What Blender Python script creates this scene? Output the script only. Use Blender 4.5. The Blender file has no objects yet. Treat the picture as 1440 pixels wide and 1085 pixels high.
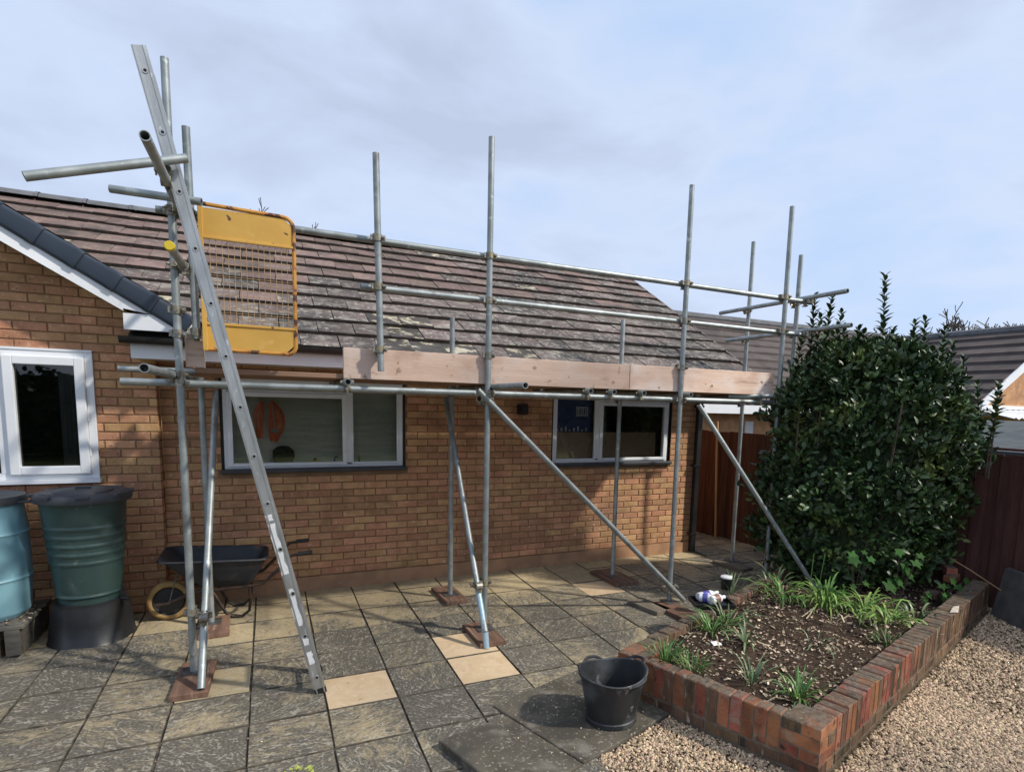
import bpy, bmesh, math, random
import numpy as np
from mathutils import Vector, Matrix
R_ = math.radians
random.seed(11)
rng = np.random.default_rng(5)
scene = bpy.context.scene
COL = scene.collection

# ------------------------------------------------------------------ camera
cam_data = bpy.data.cameras.new('camera')
cam = bpy.data.objects.new('camera', cam_data)
COL.objects.link(cam)
CAM = Vector((-0.294, -6.366, 2.017))
cam.location = CAM
cam.rotation_mode = 'XYZ'
cam.rotation_euler = (R_(82.93), R_(-1.57), R_(-25.11))
cam_data.sensor_width = 36.0
cam_data.lens = 822.8 * 36.0 / 1440.0
cam_data.shift_x = (720 - 765.5) / 1440.0
cam_data.shift_y = (667.0 - 542.5) / 1440.0
cam_data.clip_start = 0.05
cam_data.clip_end = 2000
scene.camera = cam

# ------------------------------------------------------------------ sky and sun
SUN = Vector((0.569, -0.478, 0.669)).normalized()          # towards the sun
world = bpy.data.worlds.new('World')
scene.world = world
world.use_nodes = True
wn, wl_ = world.node_tree.nodes, world.node_tree.links
wn.clear()
w_out = wn.new('ShaderNodeOutputWorld')
w_bg = wn.new('ShaderNodeBackground')
w_bg.inputs['Strength'].default_value = 0.10
sky = wn.new('ShaderNodeTexSky')
sky.sky_type = 'NISHITA'
sky.sun_disc = False
sky.sun_elevation = math.asin(SUN.z)
sky.sun_rotation = math.atan2(SUN.x, SUN.y)
sky.air_density = 1.0
sky.dust_density = 1.5
w_tc = wn.new('ShaderNodeTexCoord')
w_map = wn.new('ShaderNodeMapping')
w_map.inputs['Scale'].default_value = (1.0, 1.0, 2.6)
w_map.inputs['Location'].default_value = (0.35, 0.1, 0.2)
w_n = wn.new('ShaderNodeTexNoise')
w_n.inputs['Scale'].default_value = 2.3
w_n.inputs['Detail'].default_value = 7
w_n.inputs['Roughness'].default_value = 0.52
w_n.inputs['Distortion'].default_value = 0.25
w_r = wn.new('ShaderNodeValToRGB')
w_r.color_ramp.elements[0].position = 0.30
w_r.color_ramp.elements[0].color = (3.45, 4.75, 6.9, 1)
w_r.color_ramp.elements[1].position = 0.64
w_r.color_ramp.elements[1].color = (3.85, 4.4, 5.7, 1)
e = w_r.color_ramp.elements.new(0.49)
e.color = (4.65, 5.4, 6.9, 1)
w_mix = wn.new('ShaderNodeMixRGB')
w_mix.inputs['Fac'].default_value = 0.90
wl_.new(w_tc.outputs['Generated'], w_map.inputs['Vector'])
wl_.new(w_map.outputs[0], w_n.inputs['Vector'])
wl_.new(w_n.outputs['Fac'], w_r.inputs['Fac'])
wl_.new(sky.outputs[0], w_mix.inputs['Color1'])
wl_.new(w_r.outputs[0], w_mix.inputs['Color2'])
wl_.new(w_mix.outputs[0], w_bg.inputs['Color'])
wl_.new(w_bg.outputs[0], w_out.inputs['Surface'])

sun_l = bpy.data.lights.new('sun', 'SUN')
sun_l.energy = 3.1
sun_l.angle = R_(2.6)
sun_l.color = (1.0, 0.94, 0.84)
sun_o = bpy.data.objects.new('sun', sun_l)
sun_o.rotation_euler = SUN.to_track_quat('Z', 'Y').to_euler()
sun_o.location = (8, -12, 14)
COL.objects.link(sun_o)

vs = scene.view_settings
vs.view_transform = 'Standard'
vs.look = 'None'
vs.exposure = 0.56
vs.gamma = 1.0
vs.use_curve_mapping = False

# ------------------------------------------------------------------ materials
def mat(name, c1, c2=None, scale=6.0, detail=5.0, rough=0.7, metal=0.0, bump=0.15, bscale=50.0, rnd=0.0,
        spots=(), stretch=None, spec=0.5, lo=0.35, hi=0.65, rough2=None, dist=0.0, rloc=False, hue=0.0, top=None):
    m = bpy.data.materials.new(name)
    m.use_nodes = True
    n, l = m.node_tree.nodes, m.node_tree.links
    b = n['Principled BSDF']
    b.inputs['Metallic'].default_value = metal
    b.inputs['Roughness'].default_value = rough
    b.inputs['Specular IOR Level'].default_value = spec
    geo = n.new('ShaderNodeNewGeometry')
    oi = n.new('ShaderNodeObjectInfo')
    add = n.new('ShaderNodeMath'); add.operation = 'ADD'
    l.new(oi.outputs['Random'], add.inputs[0]); l.new(geo.outputs['Random Per Island'], add.inputs[1])
    fr = n.new('ShaderNodeMath'); fr.operation = 'FRACT'
    l.new(add.outputs[0], fr.inputs[0])
    vec = geo.outputs['Position']
    if rloc:
        cmb = n.new('ShaderNodeMath'); cmb.operation = 'MULTIPLY'; cmb.inputs[1].default_value = 37.0
        l.new(fr.outputs[0], cmb.inputs[0])
        va = n.new('ShaderNodeVectorMath'); va.operation = 'ADD'
        l.new(vec, va.inputs[0]); l.new(cmb.outputs[0], va.inputs[1])
        vec = va.outputs[0]
    if stretch:
        mp = n.new('ShaderNodeMapping'); mp.inputs['Scale'].default_value = stretch
        l.new(vec, mp.inputs['Vector']); vec = mp.outputs[0]
    def noise(sc, det=4.0, ds=0.0, v=None):
        t = n.new('ShaderNodeTexNoise')
        t.inputs['Scale'].default_value = sc; t.inputs['Detail'].default_value = det
        t.inputs['Distortion'].default_value = ds
        l.new(v or vec, t.inputs['Vector'])
        return t.outputs['Fac']
    def ramp(fac, a, b_):
        r = n.new('ShaderNodeMapRange'); r.interpolation_type = 'SMOOTHSTEP'
        r.inputs['From Min'].default_value = a; r.inputs['From Max'].default_value = b_
        l.new(fac, r.inputs['Value'])
        return r.outputs[0]
    def mix(fac, a, b_):
        x = n.new('ShaderNodeMixRGB')
        for i, v in ((1, a), (2, b_)):
            if isinstance(v, tuple): x.inputs[i].default_value = (*v[:3], 1)
            else: l.new(v, x.inputs[i])
        if isinstance(fac, float): x.inputs[0].default_value = fac
        else: l.new(fac, x.inputs[0])
        return x.outputs[0]
    c2 = c2 or tuple(v * 0.8 for v in c1)
    col = mix(ramp(noise(scale, detail, dist), lo, hi), c1, c2)
    for sp in spots:
        sc, ssc, a, z = sp[:4]
        col = mix(ramp(noise(ssc, 6.0, 0.3, geo.outputs['Position'] if len(sp) > 4 else None), a, z), col, sc)
    if rnd or hue:
        hs = n.new('ShaderNodeHueSaturation')
        mr = n.new('ShaderNodeMapRange')
        mr.inputs['To Min'].default_value = 1 - rnd; mr.inputs['To Max'].default_value = 1 + rnd
        l.new(fr.outputs[0], mr.inputs['Value']); l.new(mr.outputs[0], hs.inputs['Value'])
        if hue:
            m7 = n.new('ShaderNodeMath'); m7.operation = 'MULTIPLY'; m7.inputs[1].default_value = 7.31
            l.new(fr.outputs[0], m7.inputs[0])
            f2 = n.new('ShaderNodeMath'); f2.operation = 'FRACT'; l.new(m7.outputs[0], f2.inputs[0])
            mh = n.new('ShaderNodeMapRange'); mh.inputs['To Min'].default_value = 0.5 - hue; mh.inputs['To Max'].default_value = 0.5 + hue
            l.new(f2.outputs[0], mh.inputs['Value']); l.new(mh.outputs[0], hs.inputs['Hue'])
        l.new(col, hs.inputs['Color']); col = hs.outputs[0]
    if top:
        sx_ = n.new('ShaderNodeSeparateXYZ'); l.new(geo.outputs['True Normal'], sx_.inputs[0])
        t1 = ramp(sx_.outputs['Z'], 0.55, 0.9)
        t2 = ramp(noise(7.0, 6.0, 0.4, geo.outputs['Position']), 0.25, 0.62)
        tm = n.new('ShaderNodeMath'); tm.operation = 'MULTIPLY'; l.new(t1, tm.inputs[0]); l.new(t2, tm.inputs[1])
        dirtc = mix(ramp(noise(30.0, 4.0, 0.2, geo.outputs['Position']), .4, .65), top, tuple(v * .55 for v in top))
        col = mix(tm.outputs[0], col, dirtc)
    l.new(col, b.inputs['Base Color'])
    if rough2 is not None:
        mr = n.new('ShaderNodeMapRange'); mr.inputs['To Min'].default_value = rough; mr.inputs['To Max'].default_value = rough2
        l.new(noise(scale * 2.3), mr.inputs['Value']); l.new(mr.outputs[0], b.inputs['Roughness'])
    if bump:
        bn = n.new('ShaderNodeBump'); bn.inputs['Strength'].default_value = bump; bn.inputs['Distance'].default_value = 0.01
        l.new(noise(bscale, 6.0), bn.inputs['Height']); l.new(bn.outputs[0], b.inputs['Normal'])
    return m

def slab_mat(name, clean, dirt, streak, bump=0.7):
    """riven concrete paving: dirt amount in the object's colour (red)"""
    m = bpy.data.materials.new(name); m.use_nodes = True
    n, l = m.node_tree.nodes, m.node_tree.links
    b = n['Principled BSDF']; b.inputs['Roughness'].default_value = 0.8; b.inputs['Specular IOR Level'].default_value = 0.3
    geo = n.new('ShaderNodeNewGeometry'); oi = n.new('ShaderNodeObjectInfo')
    off = n.new('ShaderNodeVectorMath'); off.operation = 'SCALE'; off.inputs[0].default_value = (41, 17, 0)
    l.new(oi.outputs['Random'], off.inputs['Scale'])
    va = n.new('ShaderNodeVectorMath'); va.operation = 'ADD'
    l.new(geo.outputs['Position'], va.inputs[0]); l.new(off.outputs[0], va.inputs[1])
    rot = n.new('ShaderNodeVectorRotate'); rot.rotation_type = 'Z_AXIS'
    an = n.new('ShaderNodeMath'); an.operation = 'MULTIPLY'; an.inputs[1].default_value = 23.0
    l.new(oi.outputs['Random'], an.inputs[0]); l.new(an.outputs[0], rot.inputs['Angle']); l.new(va.outputs[0], rot.inputs['Vector'])
    mp = n.new('ShaderNodeMapping'); mp.inputs['Scale'].default_value = (1, 2.1, 1); l.new(rot.outputs[0], mp.inputs['Vector'])
    def noise(v, sc, det=6.0, ds=0.0, ro=0.55):
        t = n.new('ShaderNodeTexNoise'); t.inputs['Scale'].default_value = sc; t.inputs['Detail'].default_value = det
        t.inputs['Distortion'].default_value = ds; t.inputs['Roughness'].default_value = ro
        l.new(v, t.inputs['Vector']); return t.outputs['Fac']
    def rng_(v, a, z, c=0.0, d=1.0):
        r = n.new('ShaderNodeMapRange'); r.interpolation_type = 'SMOOTHSTEP'
        for k, q in (('From Min', a), ('From Max', z), ('To Min', c), ('To Max', d)): r.inputs[k].default_value = q
        l.new(v, r.inputs['Value']); return r.outputs[0]
    def mix(f, a, z):
        x = n.new('ShaderNodeMixRGB')
        for i, v in ((1, a), (2, z)):
            if isinstance(v, tuple): x.inputs[i].default_value = (*v, 1)
            else: l.new(v, x.inputs[i])
        if isinstance(f, float): x.inputs[0].default_value = f
        else: l.new(f, x.inputs[0])
        return x.outputs[0]
    def math_(op, a, z):
        x = n.new('ShaderNodeMath'); x.operation = op
        for i, v in ((0, a), (1, z)):
            if isinstance(v, float): x.inputs[i].default_value = v
            else: l.new(v, x.inputs[i])
        return x.outputs[0]
    riven = noise(mp.outputs[0], 4.6, 7.0, 2.4, 0.6)
    big = noise(geo.outputs['Position'], 1.7, 5.0, 0.4)
    fine = noise(rot.outputs[0], 60.0, 5.0)
    sep = n.new('ShaderNodeSeparateColor'); l.new(oi.outputs['Color'], sep.inputs[0])
    # dirt mask = per-slab dirt + large blotches - scuffed riven crests
    d = math_('ADD', sep.outputs[0], math_('MULTIPLY', math_('SUBTRACT', big, 0.5), 1.7))
    d = math_('ADD', d, math_('MULTIPLY', math_('SUBTRACT', riven, 0.5), -1.7))
    d = math_('ADD', d, math_('MULTIPLY', math_('SUBTRACT', fine, 0.5), -0.45))
    dm = rng_(d, 0.10, 0.85)
    cl = mix(rng_(riven, 0.35, 0.65), clean, tuple(v * 0.72 for v in clean))
    dk = mix(rng_(fine, 0.35, 0.7), dirt, tuple(v * 1.7 for v in dirt))
    c = mix(dm, cl, dk)
    crest = rng_(math_('ADD', noise(mp.outputs[0], 7.5, 7.0, 3.2, 0.64), math_('MULTIPLY', fine, 0.25)), 0.645, 0.76)
    c = mix(math_('MULTIPLY', crest, 0.58), c, streak)
    spk = rng_(noise(geo.outputs['Position'], 95.0, 2.0), 0.70, 0.76)
    c = mix(math_('MULTIPLY', spk, 0.4), c, (0.45, 0.42, 0.36))
    l.new(c, b.inputs['Base Color'])
    bn = n.new('ShaderNodeBump'); bn.inputs['Strength'].default_value = bump; bn.inputs['Distance'].default_value = 0.012
    h = math_('ADD', riven, math_('MULTIPLY', fine, 0.25)); l.new(h, bn.inputs['Height']); l.new(bn.outputs[0], b.inputs['Normal'])
    return m

def glass_mat(name, tint=0.8, boost=1.0):
    m = bpy.data.materials.new(name); m.use_nodes = True
    n, l = m.node_tree.nodes, m.node_tree.links
    n.clear()
    o = n.new('ShaderNodeOutputMaterial'); mx = n.new('ShaderNodeMixShader')
    tr = n.new('ShaderNodeBsdfTransparent'); tr.inputs[0].default_value = (tint, tint * 1.0, tint * 0.98, 1)
    gl = n.new('ShaderNodeBsdfGlossy'); gl.inputs['Roughness'].default_value = 0.01
    fz = n.new('ShaderNodeFresnel'); fz.inputs['IOR'].default_value = 1.5
    mu = n.new('ShaderNodeMath'); mu.operation = 'MULTIPLY_ADD'; mu.inputs[1].default_value = 1.7 * boost; mu.inputs[2].default_value = 0.02; mu.use_clamp = True
    l.new(fz.outputs[0], mu.inputs[0]); l.new(mu.outputs[0], mx.inputs[0])
    l.new(tr.outputs[0], mx.inputs[1]); l.new(gl.outputs[0], mx.inputs[2]); l.new(mx.outputs[0], o.inputs[0])
    return m

BR_SP = (((0.35, 0.19, 0.105), 3.1, 0.50, 0.75, 1), ((0.30, 0.17, 0.10), 0.9, 0.52, 0.72, 1), ((0.56, 0.40, 0.27), 26.0, 0.58, 0.74, 1), ((0.16, 0.09, 0.055), 60.0, 0.63, 0.72, 1))
MT = dict(
    brick=mat('brick', (0.555, 0.31, 0.168), (0.46, 0.243, 0.127), 9, rough=0.9, bump=0.6, bscale=90, rnd=0.17, hue=0.013, spots=BR_SP, rloc=True, spec=0.2),
    mortar=mat('mortar', (0.28, 0.17, 0.097), (0.22, 0.13, 0.073), 7, rough=0.95, bump=0.5, bscale=160, spec=0.1),
    plinth=mat('plinth', (0.43, 0.25, 0.145), (0.32, 0.19, 0.115), 5, rough=0.95, bump=0.4, bscale=70, spec=0.1,
               spots=(((0.30, 0.25, 0.19), 9.0, 0.60, 0.75),)),
    tile=mat('tile', (0.15, 0.115, 0.104), (0.105, 0.085, 0.079), 5, rough=0.88, bump=0.5, bscale=70, rnd=0.22, hue=0.01, spec=0.25,
             spots=(((0.065, 0.062, 0.058), 1.3, 0.46, 0.66, 1), ((0.22, 0.20, 0.175), 9.0, 0.47, 0.68, 1), ((0.40, 0.37, 0.32), 26.0, 0.585, 0.70, 1)), rloc=True),
    tile_red=mat('tile_red', (0.192, 0.132, 0.116), (0.138, 0.099, 0.088), 5, rough=0.88, bump=0.5, bscale=70, rnd=0.22, hue=0.01, spec=0.25,
                 spots=(((0.25, 0.215, 0.185), 18.0, 0.54, 0.74, 1), ((0.07, 0.06, 0.055), 2.0, 0.5, 0.75, 1)), rloc=True),
    tile_moss=mat('tile_moss', (0.10, 0.088, 0.082), (0.07, 0.064, 0.06), 5, rough=0.92, bump=0.7, bscale=60, rnd=0.2, spec=0.2,
                  spots=(((0.45, 0.40, 0.30), 7.0, 0.50, 0.62), ((0.06, 0.06, 0.035), 14.0, 0.55, 0.66)), rloc=True),
    tile_edge=mat('tile_edge_shadow', (0.035, 0.030, 0.028), (0.055, 0.047, 0.043), 14, rough=0.95, bump=0.5, bscale=60, spec=0.1),  # shadow line under each tile course, painted as a near-black edge colour
    tile_far=mat('tile_far', (0.105, 0.086, 0.080), (0.076, 0.064, 0.060), 3, rough=0.9, bump=0.3, bscale=25, rnd=0.1, spec=0.2,
                 spots=(((0.34, 0.33, 0.31), 8.0, 0.71, 0.77, 1),)),
    ridge=mat('ridge_tile', (0.125, 0.13, 0.14), (0.09, 0.095, 0.10), 8, rough=0.85, bump=0.3, rnd=0.12),
    verge=mat('verge_cap', (0.022, 0.032, 0.048), (0.018, 0.027, 0.042), 4, rough=0.45, bump=0.02),
    upvc=mat('white_plastic', (0.80, 0.82, 0.85), (0.76, 0.78, 0.80), 4, rough=0.35, bump=0.0, spots=(((0.60, 0.60, 0.57), 6.0, 0.62, 0.82),)),
    gutter=mat('black_plastic', (0.012, 0.012, 0.014), (0.02, 0.02, 0.02), 6, rough=0.38, bump=0.02),
    sill=mat('dark_sill', (0.035, 0.037, 0.042), (0.05, 0.05, 0.055), 6, rough=0.5, bump=0.05),
    soffit=mat('soffit', (0.62, 0.60, 0.57), None, 5, rough=0.6, bump=0.0),
    glass=glass_mat('window_glass', 0.93, 1.3),
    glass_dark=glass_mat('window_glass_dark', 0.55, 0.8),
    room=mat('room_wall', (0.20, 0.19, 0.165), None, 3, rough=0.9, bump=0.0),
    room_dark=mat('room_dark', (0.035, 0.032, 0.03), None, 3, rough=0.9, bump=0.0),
    blind=mat('net_blind', (0.74, 0.76, 0.66), (0.62, 0.645, 0.55), 3, rough=0.9, bump=0.0, stretch=(1, 1, 9)),
    curtain=mat('curtain', (0.55, 0.57, 0.60), (0.42, 0.43, 0.46), 5, rough=0.95, bump=0.0),
    galv=mat('galvanised_tube', (0.37, 0.40, 0.395), (0.27, 0.295, 0.29), 9, rough=0.45, metal=0.62, bump=0.06, bscale=120, rough2=0.6, rnd=0.10,
             spots=(((0.52, 0.56, 0.55), 17.0, 0.60, 0.75), ((0.17, 0.16, 0.145), 6.0, 0.60, 0.78))),
    coupler=mat('zinc_coupler', (0.36, 0.35, 0.31), (0.22, 0.19, 0.15), 40, rough=0.5, metal=0.7, bump=0.2, bscale=140, rnd=0.25,
                spots=(((0.40, 0.34, 0.19), 22.0, 0.52, 0.66),)),
    alu=mat('aluminium', (0.50, 0.51, 0.50), (0.40, 0.41, 0.405), 12, rough=0.38, metal=0.8, bump=0.08, bscale=70, rough2=0.58,
            spots=(((0.30, 0.28, 0.22), 8.0, 0.58, 0.78), ((0.62, 0.63, 0.62), 35.0, 0.62, 0.70)), stretch=(1, 1, 0.35)),
    hole=mat('dark_bore', (0.01, 0.01, 0.01), None, 3, rough=0.9, bump=0),
    whitepaint=mat('worn_white_label', (0.74, 0.75, 0.75), (0.62, 0.63, 0.63), 20, rough=0.7, bump=0.1),
    board=mat('scaffold_board', (0.70, 0.52, 0.415), (0.62, 0.435, 0.335), 3.5, rough=0.85, bump=0.25, bscale=40, stretch=(0.35, 4, 4), rnd=0.08, spec=0.2,
              spots=(((0.50, 0.33, 0.245), 3.2, 0.52, 0.72, 1), ((0.38, 0.26, 0.195), 6.0, 0.60, 0.76), ((0.72, 0.60, 0.53), 2.2, 0.50, 0.72, 1), ((0.30, 0.20, 0.15), 11.0, 0.64, 0.74, 1))),
    knot=mat('board_knot', (0.46, 0.29, 0.20), (0.33, 0.20, 0.135), 40, rough=0.85, bump=0.1),
    platform=mat('platform_board', (0.34, 0.21, 0.14), (0.26, 0.155, 0.10), 3, rough=0.9, bump=0.25, bscale=40, stretch=(0.35, 4, 4), rnd=0.12, spec=0.2),
    sole=mat('sole_board', (0.205, 0.12, 0.083), (0.135, 0.08, 0.057), 6, rough=0.9, bump=0.35, bscale=50, stretch=(4, 0.5, 1), rnd=0.15, spec=0.2,
             spots=(((0.32, 0.22, 0.17), 7.0, 0.58, 0.72),)),
    sole_grey=mat('weathered_board', (0.20, 0.17, 0.13), (0.13, 0.11, 0.085), 6, rough=0.9, bump=0.35, bscale=50, stretch=(4, 0.5, 1), spec=0.2),
    yellow=mat('yellow_paint', (0.72, 0.42, 0.085), (0.66, 0.37, 0.07), 5, rough=0.45, bump=0.06, bscale=30,
               spots=(((0.10, 0.045, 0.025), 14.0, 0.665, 0.70), ((0.80, 0.50, 0.13), 7.0, 0.58, 0.75))),
    yellow_rust=mat('rusty_yellow', (0.66, 0.32, 0.05), (0.50, 0.20, 0.04), 9, rough=0.6, bump=0.25, bscale=60,
                    spots=(((0.10, 0.04, 0.022), 9.0, 0.52, 0.58),)),
    wire=mat('rusty_wire', (0.52, 0.36, 0.20), (0.40, 0.25, 0.13), 25, rough=0.7, metal=0.3, bump=0.0),
    capyel=mat('yellow_cap', (0.85, 0.62, 0.03), None, 5, rough=0.4, bump=0.0),
    bluecap=mat('blue_sleeve', (0.30, 0.45, 0.55), (0.40, 0.50, 0.56), 30, rough=0.5, metal=0.3, bump=0.05),
    slab=slab_mat('paving_slab', (0.52, 0.415, 0.245), (0.096, 0.086, 0.068), (0.48, 0.44, 0.355)),
    cream=mat('new_slab', (0.62, 0.47, 0.305), (0.56, 0.41, 0.25), 7, rough=0.8, bump=0.4, bscale=25, dist=1.2, spec=0.3,
              spots=(((0.46, 0.32, 0.19), 9.0, 0.62, 0.72), ((0.68, 0.55, 0.38), 18.0, 0.6, 0.75))),
    concrete=mat('concrete_pad', (0.135, 0.117, 0.088), (0.085, 0.074, 0.056), 4, rough=0.9, bump=0.5, bscale=90, spec=0.2,
                 spots=(((0.30, 0.275, 0.23), 48.0, 0.57, 0.68), ((0.07, 0.064, 0.053), 2.6, 0.5, 0.7), ((0.22, 0.20, 0.16), 5.0, 0.55, 0.75))),
    joint=mat('joint_sand', (0.14, 0.12, 0.092), (0.06, 0.053, 0.042), 12, rough=0.95, bump=0.4, bscale=120, spec=0.1,
              spots=(((0.05, 0.065, 0.02), 4.0, 0.62, 0.74),)),
    ground=mat('garden_ground', (0.085, 0.10, 0.035), (0.06, 0.07, 0.028), 0.6, rough=0.95, bump=0.5, bscale=12, spec=0.1),
    gravelbed=mat('gravel_bed', (0.19, 0.14, 0.088), (0.12, 0.088, 0.055), 40, rough=0.95, bump=0.9, bscale=90, spec=0.1),
    pebble=mat('pebble', (0.58, 0.445, 0.30), (0.44, 0.315, 0.20), 60, rough=0.8, bump=0.0, rnd=0.55, hue=0.02, spec=0.3),
    soil=mat('soil', (0.055, 0.037, 0.026), (0.032, 0.022, 0.016), 8, rough=0.95, bump=0.9, bscale=45, spec=0.1,
             spots=(((0.11, 0.078, 0.05), 30.0, 0.56, 0.68),)),
    litter=mat('leaf_litter', (0.56, 0.45, 0.32), (0.16, 0.10, 0.065), 14, rough=0.85, bump=0.0, rnd=0.65, hue=0.02, spec=0.2),
    wallbrick=mat('planter_brick', (0.345, 0.132, 0.07), (0.255, 0.095, 0.054), 10, rough=0.88, bump=0.6, bscale=70, rnd=0.28, hue=0.018, spec=0.25,
                  spots=(((0.12, 0.06, 0.045), 5.0, 0.54, 0.70), ((0.26, 0.20, 0.145), 9.0, 0.52, 0.72), ((0.08, 0.045, 0.035), 16.0, 0.58, 0.72)), rloc=True, top=(0.17, 0.135, 0.10)),
    wallbrick_old=mat('weathered_brick', (0.19, 0.115, 0.07), (0.13, 0.082, 0.052), 7, rough=0.92, bump=0.7, bscale=60, rnd=0.28, hue=0.015, spec=0.2,
                      spots=(((0.06, 0.05, 0.036), 4.0, 0.50, 0.64), ((0.36, 0.30, 0.22), 18.0, 0.60, 0.72), ((0.27, 0.11, 0.065), 6.0, 0.60, 0.70)), rloc=True, stretch=(2, 2, 0.6), top=(0.18, 0.145, 0.108)),
    wallmortar=mat('planter_mortar', (0.24, 0.195, 0.145), (0.15, 0.122, 0.09), 10, rough=0.95, bump=0.6, bscale=80, spec=0.1),
    butt=mat('green_plastic', (0.037, 0.072, 0.066), (0.030, 0.060, 0.055), 4, rough=0.36, bump=0.04, bscale=30,
             spots=(((0.07, 0.11, 0.10), 6.0, 0.52, 0.78), ((0.10, 0.12, 0.105), 30.0, 0.64, 0.72))),
    lid=mat('grey_plastic_lid', (0.045, 0.050, 0.060), (0.062, 0.067, 0.075), 10, rough=0.5, bump=0.1, bscale=60),
    stand=mat('black_stand', (0.014, 0.015, 0.017), (0.022, 0.023, 0.025), 8, rough=0.42, bump=0.06),
    barrel=mat('blue_barrel', (0.21, 0.40, 0.47), (0.18, 0.35, 0.42), 4, rough=0.4, bump=0.04, spots=(((0.28, 0.52, 0.58), 9.0, 0.6, 0.75),)),
    pallet=mat('grey_wood', (0.17, 0.155, 0.13), (0.11, 0.10, 0.085), 8, rough=0.92, bump=0.4, bscale=40, stretch=(0.5, 4, 4), rnd=0.2, spec=0.2),
    tray=mat('barrow_tray', (0.022, 0.026, 0.034), (0.035, 0.038, 0.045), 8, rough=0.55, bump=0.15, bscale=50, metal=0.2,
             spots=(((0.12, 0.06, 0.035), 5.0, 0.62, 0.72),)),
    barrowtube=mat('barrow_tube', (0.013, 0.013, 0.014), (0.06, 0.035, 0.025), 15, rough=0.45, bump=0.1, metal=0.3),
    tyre=mat('yellow_tyre', (0.40, 0.25, 0.09), (0.28, 0.17, 0.06), 12, rough=0.7, bump=0.2),
    steel=mat('dull_steel', (0.20, 0.20, 0.20), (0.12, 0.11, 0.10), 20, rough=0.5, metal=0.7, bump=0.1),
    rubber=mat('rubber_bucket', (0.017, 0.019, 0.021), (0.028, 0.03, 0.032), 7, rough=0.55, bump=0.12, bscale=35,
               spots=(((0.20, 0.20, 0.19), 12.0, 0.64, 0.74), ((0.075, 0.08, 0.083), 4.0, 0.48, 0.68))),
    fence=mat('fence_board', (0.095, 0.042, 0.026), (0.066, 0.030, 0.020), 4, rough=0.85, bump=0.3, bscale=50, stretch=(6, 6, 0.6), rnd=0.22, spec=0.2),
    fence_dark=mat('fence_dark', (0.092, 0.040, 0.033), (0.066, 0.028, 0.024), 4, rough=0.85, bump=0.3, bscale=50, stretch=(6, 6, 0.6), rnd=0.22, spec=0.2),
    batten=mat('raw_batten', (0.40, 0.25, 0.13), None, 4, rough=0.85, bump=0.2),
    felt=mat('roofing_felt', (0.10, 0.115, 0.12), (0.075, 0.085, 0.09), 6, rough=0.9, bump=0.5, bscale=90, spec=0.2),
    leaf=mat('evergreen_leaf', (0.052, 0.092, 0.028), (0.028, 0.056, 0.020), 5, rough=0.42, bump=0.0, rnd=0.42, hue=0.02, spec=0.45,
             spots=(((0.115, 0.155, 0.038), 1.8, 0.52, 0.72, 1), ((0.16, 0.13, 0.06), 40.0, 0.70, 0.74, 1),)),
    stem=mat('bark', (0.095, 0.07, 0.05), (0.06, 0.045, 0.033), 14, rough=0.9, bump=0.4),
    twig=mat('bare_twig', (0.13, 0.105, 0.085), (0.09, 0.072, 0.06), 6, rough=0.9, bump=0.0),
    strap=mat('strap_leaf', (0.125, 0.235, 0.048), (0.075, 0.165, 0.035), 7, rough=0.42, bump=0.0, rnd=0.30, hue=0.02, spec=0.45),
    strap_grey=mat('strap_leaf_pale', (0.15, 0.205, 0.095), (0.085, 0.145, 0.055), 7, rough=0.45, bump=0.0, rnd=0.35, hue=0.02,
                   spots=(((0.40, 0.37, 0.20), 14.0, 0.62, 0.72),)),
    strap_bright=mat('strap_leaf_bright', (0.23, 0.35, 0.085), (0.14, 0.26, 0.055), 5, rough=0.45, bump=0.0, rnd=0.35, hue=0.025, spec=0.35),
    straw=mat('dead_leaf', (0.50, 0.42, 0.27), (0.36, 0.29, 0.18), 9, rough=0.8, bump=0.0, rnd=0.3),
    lobed=mat('lobed_leaf', (0.035, 0.10, 0.02), (0.025, 0.075, 0.015), 8, spec=0.12, rough=0.7, bump=0.0, rnd=0.25),
    lime=mat('lime_leaf', (0.36, 0.42, 0.06), (0.26, 0.32, 0.05), 8, rough=0.5, bump=0.0, rnd=0.25),
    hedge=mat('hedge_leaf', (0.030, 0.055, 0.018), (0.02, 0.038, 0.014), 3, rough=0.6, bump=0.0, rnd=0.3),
    white=mat('white_bottle', (0.80, 0.80, 0.80), None, 5, rough=0.35, bump=0.0),
    bluelab=mat('blue_label', (0.06, 0.055, 0.30), (0.10, 0.09, 0.36), 30, rough=0.4, bump=0.0),
    brownlab=mat('brown_label', (0.26, 0.13, 0.09), None, 30, rough=0.4, bump=0.0),
    blackp=mat('black_tray', (0.010, 0.010, 0.011), None, 5, rough=0.35, bump=0.0),
    paper=mat('paper', (0.62, 0.56, 0.48), (0.45, 0.38, 0.30), 12, rough=0.9, bump=0.1),
    orange=mat('hi_vis_orange', (1.0, 0.34, 0.17), (0.95, 0.18, 0.06), 9, rough=0.7, bump=0.0),
    silver=mat('reflective_tape', (0.50, 0.52, 0.46), None, 9, rough=0.5, bump=0.0),
    basket=mat('dark_basket', (0.035, 0.024, 0.016), (0.02, 0.014, 0.01), 40, rough=0.8, bump=0.6, bscale=90),
    bluebox=mat('blue_box', (0.02, 0.035, 0.28), (0.02, 0.03, 0.24), 8, rough=0.5, bump=0.0),
    cardboard=mat('brown_board', (0.58, 0.42, 0.28), (0.50, 0.355, 0.23), 2, rough=0.9, bump=0.0),
    lamp=mat('lamp_black', (0.018, 0.014, 0.012), None, 5, rough=0.5, bump=0.1),
    bluebit=mat('blue_bit', (0.02, 0.05, 0.35), None, 5, rough=0.4, bump=0.0),
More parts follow.
